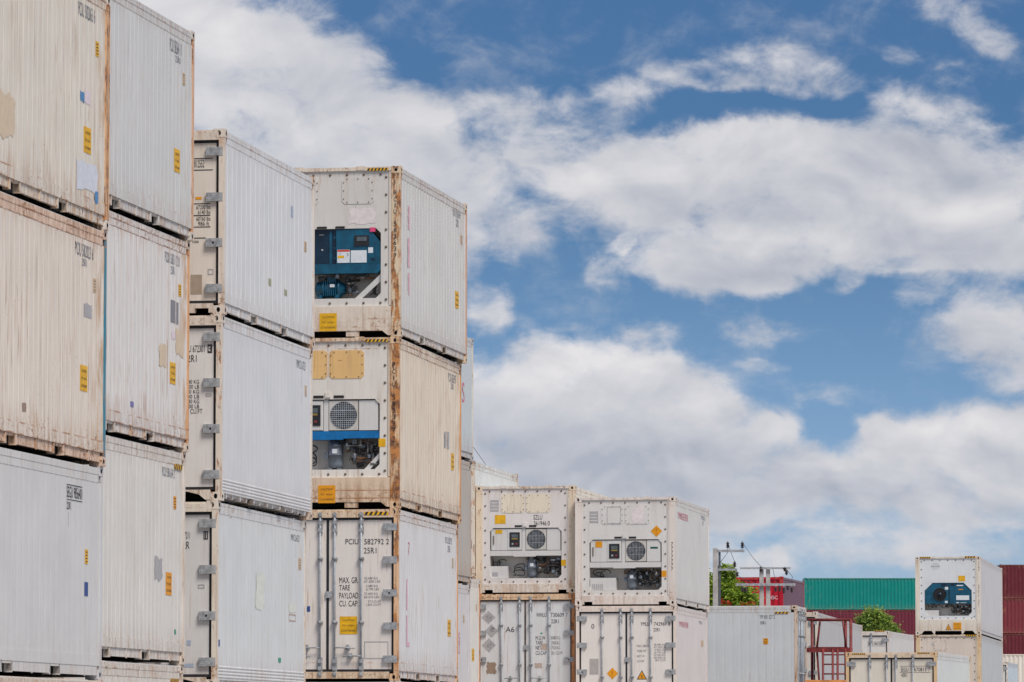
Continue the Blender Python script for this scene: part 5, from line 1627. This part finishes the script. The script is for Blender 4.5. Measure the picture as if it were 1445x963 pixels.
# markings on its long side (the side that faces the yard entrance)
def hplace(a, z, e=0.0): return (-(HW - 0.0095) - e, a, z)
ink = MB().use(plain('worn_black_lettering', rgb(92, 92, 96), .6, vary=.3))
for tx, a0, a1, z0, z1 in (('YM 501 527 2', 1.07, .64, 2.52, 2.63), ('50R1', 1.05, .90, 2.36, 2.45)):
    vs, fs = glyphs(tx); xa = min(v[0] for v in vs); xb = max(v[0] for v in vs); ya = min(v[1] for v in vs); yb = max(v[1] for v in vs)
    ink.add([hplace(a0 + (v[0] - xa) / (xb - xa) * (a1 - a0), z0 + (v[1] - ya) / (yb - ya) * (z1 - z0), .0015) for v in vs], fs)
ink.build('lettering', h1)
st_ = MB().use(M_ORA); quad(st_, .97, .83, 1.80, 1.97, lambda a, z: hplace(a, z, .0015)); so = st_.build('caution_sticker', h1)
l_ = MB().use(M_INK)
for i in range(3): quad(l_, .94, .86, 1.83 + i * .05, 1.845 + i * .05, lambda a, z: hplace(a, z, .0025))
l_.build('lettering', so)
hz = MB().use(M_YEL); quad(hz, .64, .24, 2.66, 2.715, lambda a, z: (-HW - .002, a, z)); ho = hz.build('hazard_strip', h1)
l_ = MB().use(M_INK)
for i in range(4):
    a = .64 - i * .1
    l_.add([(-HW - .003, a, 2.66), (-HW - .003, a - .05, 2.66), (-HW - .003, max(a - .09, .24), 2.715), (-HW - .003, max(a - .04, .24), 2.715)], [(0, 1, 2, 3)])
l_.build('lettering', ho)

# ------------------------------------------------------------------ dry boxes in the distance
def far_box(key, label, x, y, rot, z, H, L, color, front='corrugated_end', group=None, **kw):
    BOX[key] = dict(H=H, L=L, seed=float(sum(map(ord, key)) % 50), side=color, end=color, rust=.18, dirt=.15, style='corrugated', front=front, label=label, nopocket=True, cast_blotch=.1, pblotch=.05, chips=.3,
                    edge=.2, dirt_col=tuple(c * .55 for c in color), rot90=rot if rot else None, group=group, wave=.1, roof_mat=kw.get('roof') or plain('roof_' + key, color, .5), post=kw.get('post', color), frame=kw.get('frame', color))
    if rot: return make_container(key, x, y, 0, z, BOX[key])
    return make_container(key, x, y, kw.get('yaw', .2), z, BOX[key])


TEAL = rgb(0, 134, 128, 1.05); MAR = rgb(112, 44, 62, 1.0); MAR2 = rgb(124, 50, 60, 1.0); MAR3 = rgb(104, 36, 48, 1.0)
def broad(key, label, xl, y, z, H, L, color, group):
    # long side faces the camera; local -x side forward; door end at the left
    return far_box(key, label, xl + L, y + HW, pi / 2, z, H, L, color, group=group)
g6 = 'dry containers stacked behind the bush'
cols = [(TEAL, 'teal corrugated container on top of the far stack behind the round bush'), (MAR, 'maroon corrugated container directly below the teal one'),
        (MAR, 'maroon container third from the top under the teal one'), (TEAL, 'teal container fourth from the top in the far teal-topped stack'), (MAR2, 'maroon container fifth from the top in the far teal-topped stack'), (MAR, 'maroon container at the foot of the far teal-topped stack')]
for i, (c_, lb) in enumerate(cols): broad('M%d' % i, lb, 23.63, 400.4, S8 * (5 - i), S8, 12.192, c_, g6)
g7 = 'dark red containers stacked at the right edge'
cols = [(MAR3, 'dark maroon corrugated container topping the stack at the right frame edge'), (MAR2, 'brick red container second from the top at the right frame edge'), (MAR3, 'maroon container third from the top at the right frame edge'),
        (MAR, 'maroon container fourth from the top at the right frame edge'), (MAR3, 'maroon container fifth from the top at the right frame edge'), (MAR, 'maroon container at the foot of the stack at the right frame edge')]
for i, (c_, lb) in enumerate(cols): broad('N%d' % i, lb, 36.55, 371.2, S8 * (5 - i), S8, 12.192, c_, g7)
QC = C(204, 198, 192)
for i, lb in enumerate(('cream container seen broadside just below the maroon stack at the right edge', 'cream container under the broadside cream one at the right edge', 'cream container at the foot of the cream stack at the right edge')):
    broad('Q%d' % i, lb, 31.0, 314.7, 2.59 * (2 - i), S8, 12.192, QC, 'cream containers at the right edge')
RED = rgb(196, 8, 42, 1.0); MAUVE = rgb(112, 84, 104, 1.0)
for i, lb in enumerate(('bright red container end behind the tree and the concrete poles', 'red container under the bright red one behind the poles', 'red container at the foot of the stack behind the poles')):
    ob = far_box('O%d' % i, lb, 10.93, 199.75, 0, S9 * (2 - i), S9, 6.058, MAUVE, yaw=.2, group='red containers behind the poles', frame=RED, post=RED)
    for ch in ob.children:
        if ch.name.startswith('end_panel'):
            ch.data.materials.clear(); ch.data.materials.append(plain('red_paint', RED, .45, vary=.15))
    if i == 0:
        t_ = MB().use(plain('white_lettering', (.75, .72, .72), .5))
        for tx, a0, a1, z0, z1 in (('HSC', .62, 1.0, 1.98, 2.12), ('2 4 1', .62, .95, 1.62, 1.72), ('45 G1', .62, .9, 1.40, 1.48)):
            put_text(t_, tx, a0, a1, z0, z1, lambda a, z: (a, .014, z))
        t_.build('lettering', ob)

# ------------------------------------------------------------------ concrete pad, trailer chassis
pad = MB().use(plain('pad_concrete', (.33, .32, .30), .85, scale=2)); 
pad.box(-1.6, 1.6, -.4, 12.6, 0.005, .198)
po = pad.build('concrete_pad'); po['kind'] = 'structure'
po.location = (17.414 - HW * cos(.164), 184 + HW * sin(.164), 0); po.rotation_euler = (0, 0, -.164)
tr = thing('trailer_chassis', 'dark steel trailer carrying the cream-doored container at lower right', 'trailer', (11.22 - HW * cos(.24), 131 + HW * sin(.24), 0), -.24)
mb = MB().use(plain('chassis_steel', rgb(60, 40, 40), .6))
for sx in (-1, 1):
    mb.box(sx * .40 - .07, sx * .40 + .07, .1, 9.0, 1.02, 1.30)
for yy in (.15, 2.0, 4.0, 5.9): mb.box(-1.15, 1.15, yy - .08, yy + .08, 1.28, 1.415)
mb.build('chassis_frame', tr)
for yy in (1.2, 2.5):
    ax = MB().use(plain('chassis_steel', (.1, .1, .1))); ax.tube([(-1.1, yy, .52), (1.1, yy, .52)], .07, 10); ax.box(-.45, -.35, yy - .3, yy + .3, .52, 1.02); ax.box(.35, .45, yy - .3, yy + .3, .52, 1.02); ax.build('axle', tr)
    for sx in (-1, 1):
        wm = MB().use(M_BLACK); x0 = sx * .95
        wm.lathe((x0 - .14, yy, .52), [(.30, 0), (.46, .01), (.515, .05), (.515, .23), (.46, .27), (.30, .28)], 'x', 28)
        wh = wm.build('wheel', tr)
        rm = MB().use(M_GALV); rm.lathe((x0 - .12, yy, .52), [(.001, .05), (.1, .0), (.12, .08), (.29, .09), (.31, .0), (.31, .24), (.001, .20)], 'x', 20); rm.build('rim', wh)
lg = MB().use(plain('chassis_steel', (.1, .1, .1)))
for sx in (-1, 1): lg.box(sx * .7 - .06, sx * .7 + .06, 7.2, 7.32, .02, 1.1); lg.box(sx * .7 - .14, sx * .7 + .14, 7.12, 7.40, .005, .03)
lg.build('landing_leg', tr)

# ------------------------------------------------------------------ dark red access tower
RT = plain('dark_red_oxide_paint', rgb(128, 46, 44), .5, vary=.25, scale=5)
tw = thing('access_tower', 'dark red welded metal access tower with ladder beside the broadside grey container', 'access tower', (9.07, 142.4, 0), -.10)
def bar(mb, a, b, w=.05): mb.tube([a, b], w * .6, 4)
tz = 5.46; pz = 4.62; XL, XR, D_ = -.66, .66, .95
def tpart(name, bars_):
    mb = MB().use(RT)
    for a, b, w in bars_: bar(mb, a, b, w)
    return mb.build(name, tw)
for (px_, py_) in ((XL, 0), (XR, 0), (XL + .17, D_), (XR - .18, D_)):
    tpart('upright', [((px_, py_, 0.02 if px_ < 0 or py_ > 0 else 0.02), (px_, py_, tz), .07)])
tpart('top_rail', [((XL, 0, tz), (XR, 0, tz), .055), ((XL + .17, D_, tz), (XR - .18, D_, tz - .0), .045), ((XL, 0, tz), (XL + .17, D_, tz), .045), ((XR, 0, tz), (XR - .18, D_, tz), .045)])
pf = MB().use(RT); pf.box(XL - .02, XR + .02, -.03, D_ + .03, pz - .03, pz + .03); pf.box(XL, XR, -.035, -.031, pz - .10, pz + .035); pf.box(XL + .2, XR - .1, .3, .5, pz + .03, pz + .06); pf.build('platform', tw)
tpart('brace', [((XL + .44, .1, tz), (XL + .34, .1, pz), .05), ((XL + .34, .1, pz), (XL + .52, .1, 1.9), .05), ((XR - .24, .2, tz), (XR - .14, .2, pz), .045)])
lad = MB().use(RT)
for x_ in (XL + .52, XL + .80): bar(lad, (x_, -.08, .3), (x_, -.08, pz), .055)
bar(lad, (XL + .94, -.08, .3), (XL + .94, -.08, pz), .055); bar(lad, (XR - .16, -.05, pz), (XR + .02, -.05, .3), .05)
z = .6
while z < pz - .1:
    bar(lad, (XL + .50, -.08, z), (XR - .10, -.08, z), .035); z += .275
lad.build('ladder', tw)
# orange beam resting in front of the tower
ob_ = MB().use(plain('orange_beam_paint', rgb(226, 150, 84), .5, vary=.2)); ob_.box(-1.0, .75, -.06, .06, -.06, .06)
for x_ in (-.95, .65): ob_.box(x_ - .05, x_ + .05, -.05, .05, -3.66, -.06)
oo = ob_.build('beam_stand'); oo.location = (9.15, 141.9, 3.66); oo.rotation_euler = (0, 0, -.1)
oo['label'] = 'thin orange steel beam crossing low in front of the dark red tower'; oo['category'] = 'steel beam'

# ------------------------------------------------------------------ concrete power poles
CONC = plain('pole_concrete', rgb(182, 176, 170), .8, vary=.15, scale=3)
CERAM = plain('brown_porcelain', rgb(58, 42, 40), .3, vary=.2)
def insulator(parent, x, y, z, h=.27, down=False):
    mb = MB().use(M_GALV); s_ = -1 if down else 1
    mb.tube([(x, y, z), (x, y, z + s_ * h * .3)], .012, 6)
    mb.use(CERAM); pr = [(.001, h * .2)]
    for i in range(3): pr += [(.035, h * (.22 + .22 * i)), (.062, h * (.26 + .22 * i)), (.035, h * (.38 + .22 * i))]
    pr += [(.022, h * .95), (.001, h)]
    mb.lathe((x, y, z), [(r, s_ * q) for r, q in pr], 'z', 14)
    return mb.build('insulator', parent)
PY = 160.0
def pole(label, x, zt, w=.15):
    t_ = thing('utility_pole', label, 'utility pole', (x, PY, 0), 0, 'concrete poles behind the broadside container')
    mb = MB().use(CONC); a, b = w * .5, w * .75
    v = [(sx * b, sy * b, 0) for sx, sy in ((-1, -1), (1, -1), (1, 1), (-1, 1))] + [(sx * a, sy * a, zt) for sx, sy in ((-1, -1), (1, -1), (1, 1), (-1, 1))]
    mb.add(v, [(0, 1, 5, 4), (1, 2, 6, 5), (2, 3, 7, 6), (3, 0, 4, 7), (4, 5, 6, 7)]); mb.build('shaft', t_)
    return t_
p1 = pole('tallest concrete pole with two upright insulators, beside the right middle stack', 6.57, 8.22)
m_ = MB().use(plain('dark_steel', rgb(88, 92, 98), .5)); m_.box(.10, .17, -.05, .05, 6.2, 8.17); m_.build('steel_strut', p1)
m_ = MB().use(M_GALV); m_.box(.08, .94, -.10, -.03, 8.09, 8.17); m_.tube([(.15, -.06, 7.75), (.40, -.06, 8.08)], .014, 6); m_.build('crossarm', p1)
m_ = MB().use(M_GALV); m_.box(.08, .70, -.10, -.03, 7.49, 7.56); m_.tube([(.12, -.06, 7.48), (.62, -.08, 7.66)], .012, 6); m_.build('crossarm', p1)
insulator(p1, .40, -.065, 8.17); insulator(p1, .87, -.065, 8.17); insulator(p1, .62, -.065, 7.56, .24); insulator(p1, .70, -.065, 7.49, .2, True)
p2 = pole('shorter concrete pole, left one of the pair carrying long crossarms', 8.06, 7.62, .13)
p3 = pole('shorter concrete pole, right one of the close pair', 8.27, 7.60, .13)
m_ = MB().use(M_GALV); m_.box(-.70, .93, -.17, -.10, 7.54, 7.60); m_.build('crossarm', p2)
m_ = MB().use(M_GALV); m_.box(-.84, 1.08, -.17, -.10, 7.00, 7.08); m_.build('crossarm', p2)
insulator(p2, -.02, -.135, 7.66, .22, True); insulator(p2, .80, -.135, 7.54, .2, True); insulator(p2, .74, -.19, 7.62, .16, True)
for x_ in (-.62, -.52): insulator(p2, x_, -.15, 7.0, .22, True)
rr = random.Random(4)
for i in range(5): insulator(p2, .45 + i * .13, -.15 - .02 * (i % 2), 7.0 + .04 * (i % 2), .20 + .03 * (i % 3), True)
def wire(label, pts, r=.011, cat='power line', grp=None, sag=.05):
    mb = MB().use(plain('wire_black', (.06, .06, .065), .6)); q = []
    for i in range(len(pts) - 1):
        a, b = Vector(pts[i]), Vector(pts[i + 1]); L_ = (b - a).length
        for k in range(9):
            t = k / 8; p = a.lerp(b, t); p.z -= 4 * t * (1 - t) * L_ * sag; q.append(p)
    mb.tube(q, r * .7, 5)
    o = mb.build('power_line'); o['label'] = label; o['category'] = cat
    if grp: o['group'] = grp
    return o
g8 = 'wires strung between the poles'
wire('thin wire running from the right upright insulator down to the pole pair', [(7.44, PY - .065, 8.42), (8.04, PY - .135, 7.62)], grp=g8)
wire('thin wire running from the left upright insulator down to the lower arm', [(6.97, PY - .065, 8.42), (7.19, PY - .065, 7.78)], grp=g8)
wire('thin wire crossing in front of the tree to the pole pair', [(7.27, PY - .065, 7.35), (7.95, PY - .135, 7.05)], grp=g8)
wire('thin curved wire hanging between the ends of the two long crossarms', [(8.88, PY - .135, 7.52), (9.05, PY - .15, 7.3), (9.0, PY - .15, 7.04)], grp=g8)
wire('thin curved wire hanging between the crossarms just right of the pole pair', [(8.42, PY - .135, 7.54), (8.55, PY - .15, 7.02)], grp=g8)
# cable from the narrow stack down to the roof behind it
def corner_of(s, t_, lvl_z):
    x, y, yaw, b = STACK[s]
    return (x + t_ * sin(yaw), y + t_ * cos(yaw), lvl_z)
ex = corner_of('E', 6.06, S8 * 3 + .30); fx = corner_of('F', 1.5, S9 * 3 - .01)
wire('slack dark cable from the narrow stack down to the whitish container roof', [(ex[0] + .02, ex[1], ex[2]), (fx[0], fx[1], fx[2])], .009, 'cable', sag=0.0)

# ------------------------------------------------------------------ trees
LEAF = [plain('leaf_light', (.42, .54, .06), .5, vary=.25, scale=3), plain('leaf_mid', (.28, .42, .05), .5, vary=.25, scale=3), plain('leaf_dark', (.12, .20, .03), .55, vary=.25, scale=3)]
LEAF2 = [plain('leafb_light', (.40, .52, .10), .5, vary=.25, scale=3), plain('leafb_mid', (.26, .38, .08), .5, vary=.25, scale=3), plain('leafb_dark', (.11, .18, .045), .55, vary=.25, scale=3)]
for m_ in LEAF + LEAF2:
    pb = [n for n in m_.node_tree.nodes if n.type == 'BSDF_PRINCIPLED'][0]
    nt_ = m_.node_tree
    tl = nt_.nodes.new('ShaderNodeBsdfTranslucent'); mx = nt_.nodes.new('ShaderNodeMixShader'); mx.inputs[0].default_value = 0.45
    nt_.links.new(pb.inputs['Base Color'].links[0].from_socket, tl.inputs[0])
    nt_.links.new(pb.outputs[0], mx.inputs[1]); nt_.links.new(tl.outputs[0], mx.inputs[2])
    nt_.links.new(mx.outputs[0], [n for n in nt_.nodes if n.type == 'OUTPUT_MATERIAL'][0].inputs[0])
BARK = plain('bark', (.12, .09, .065), .9, vary=.3)
BLOOM = plain('red_blossom', (.62, .05, .03), .5, vary=.2)
def tree(name, label, x, y, hgt, blobs, leaf, mats, n_per, seed, bloom=None, cat='tree'):
    rr = random.Random(seed)
    t_ = thing(name, label, cat, (x, y, 0))
    top = max(b[2] for b in blobs)
    mb = MB().use(BARK)
    mb.tube([(0, 0, 0), (.04, .02, hgt * .3), (-.03, 0, hgt * .55)], [.17, .14, .10], 9)
    for b in blobs:
        mb.tube([(-.03, 0, hgt * .45 + rr.uniform(0, .6)), (b[0] * .5, b[1] * .5, (hgt * .55 + b[2]) / 2), (b[0], b[1], b[2])], [.07, .045, .02], 6)
    mb.build('trunk', t_)
    cr = MB()
    for (bx, by, bz, r) in blobs:
        n = int(n_per * r * r)
        # twig clusters spread in the shell of the blob
        for c in range(max(n // 16, 3)):
            while True:
                d = Vector((rr.gauss(0, 1), rr.gauss(0, 1), rr.gauss(0, 1)))
                if d.length > .1: break
            d.normalize()
            rad = r * (.55 + .5 * rr.random() ** .7) * (1 + .12 * sin(5 * d.x + 3 * d.z + bx * 7))
            cx, cy, cz = bx + d.x * rad, by + d.y * rad, bz + d.z * rad * .85
            mi = rr.choices((0, 1, 2), (.42, .38, .20))[0]
            cs = r * rr.uniform(.12, .24)
            for k in range(16):
                cr.use(mats[mi if rr.random() < .75 else rr.randint(0, 2)])
                p = Vector((cx + rr.gauss(0, cs), cy + rr.gauss(0, cs), cz + rr.gauss(0, cs * .8)))
                a = Vector((rr.uniform(-1, 1), rr.uniform(-1, 1), rr.uniform(-.6, .6))).normalized() * leaf * rr.uniform(.7, 1.3)
                b = a.cross(Vector((rr.uniform(-1, 1), rr.uniform(-1, 1), 1))).normalized() * leaf * rr.uniform(.35, .6)
                cr.add([p - a, p - a * .1 + b, p + a, p - a * .1 - b], [(0, 1, 2, 3)])
    cr.build('crown', t_)
    if bloom:
        bl = MB().use(BLOOM)
        for (bx, bz) in bloom:
            for k in range(26):
                p = Vector((bx + rr.gauss(0, .07), -1.2 + rr.uniform(-.3, .3), bz + rr.gauss(0, .055)))
                a = Vector((rr.uniform(-1, 1), rr.uniform(-1, 1), rr.uniform(-1, 1))).normalized() * .045; b = a.cross(Vector((0.3, .5, 1))).normalized() * .03
                bl.add([p - a, p + b, p + a, p - b], [(0, 1, 2, 3)])
        bl.build('blossom', t_)
    return t_
TX, TY = 7.5, 175.0
tree('flowering_tree', 'bright green leafy tree with red blossoms behind the tallest pole', TX, TY, 8.3,
     [(-.25, 0, 7.0, .95), (.5, -.1, 6.75, .72), (.05, .1, 7.5, .52), (.12, 0, 7.95, .34), (-.9, .2, 7.3, .8), (.88, .1, 6.95, .42), (-.3, .2, 5.8, 1.1), (.8, 0, 5.9, .8), (.55, -.2, 7.2, .34), (-.05, -.1, 8.05, .22)],
     .08, LEAF, 4200, 11, bloom=[(.10, 6.86), (.62, 6.84), (.92, 6.86), (-.15, 6.9)])
TX, TY = 17.07, 235.0
tree('round_tree', 'round bushy green tree between the long grey container and the teal stack', TX, TY, 8.6,
     [(0, 0, 7.45, .82), (-.80, 0, 7.15, .55), (.82, 0, 7.3, .56), (.1, .1, 8.0, .56), (.0, 0, 6.3, 1.15), (-.85, .1, 6.5, .62), (.9, 0, 6.6, .62), (-.35, -.2, 7.8, .42), (.5, .1, 7.8, .44)],
     .07, LEAF2, 4200, 23)
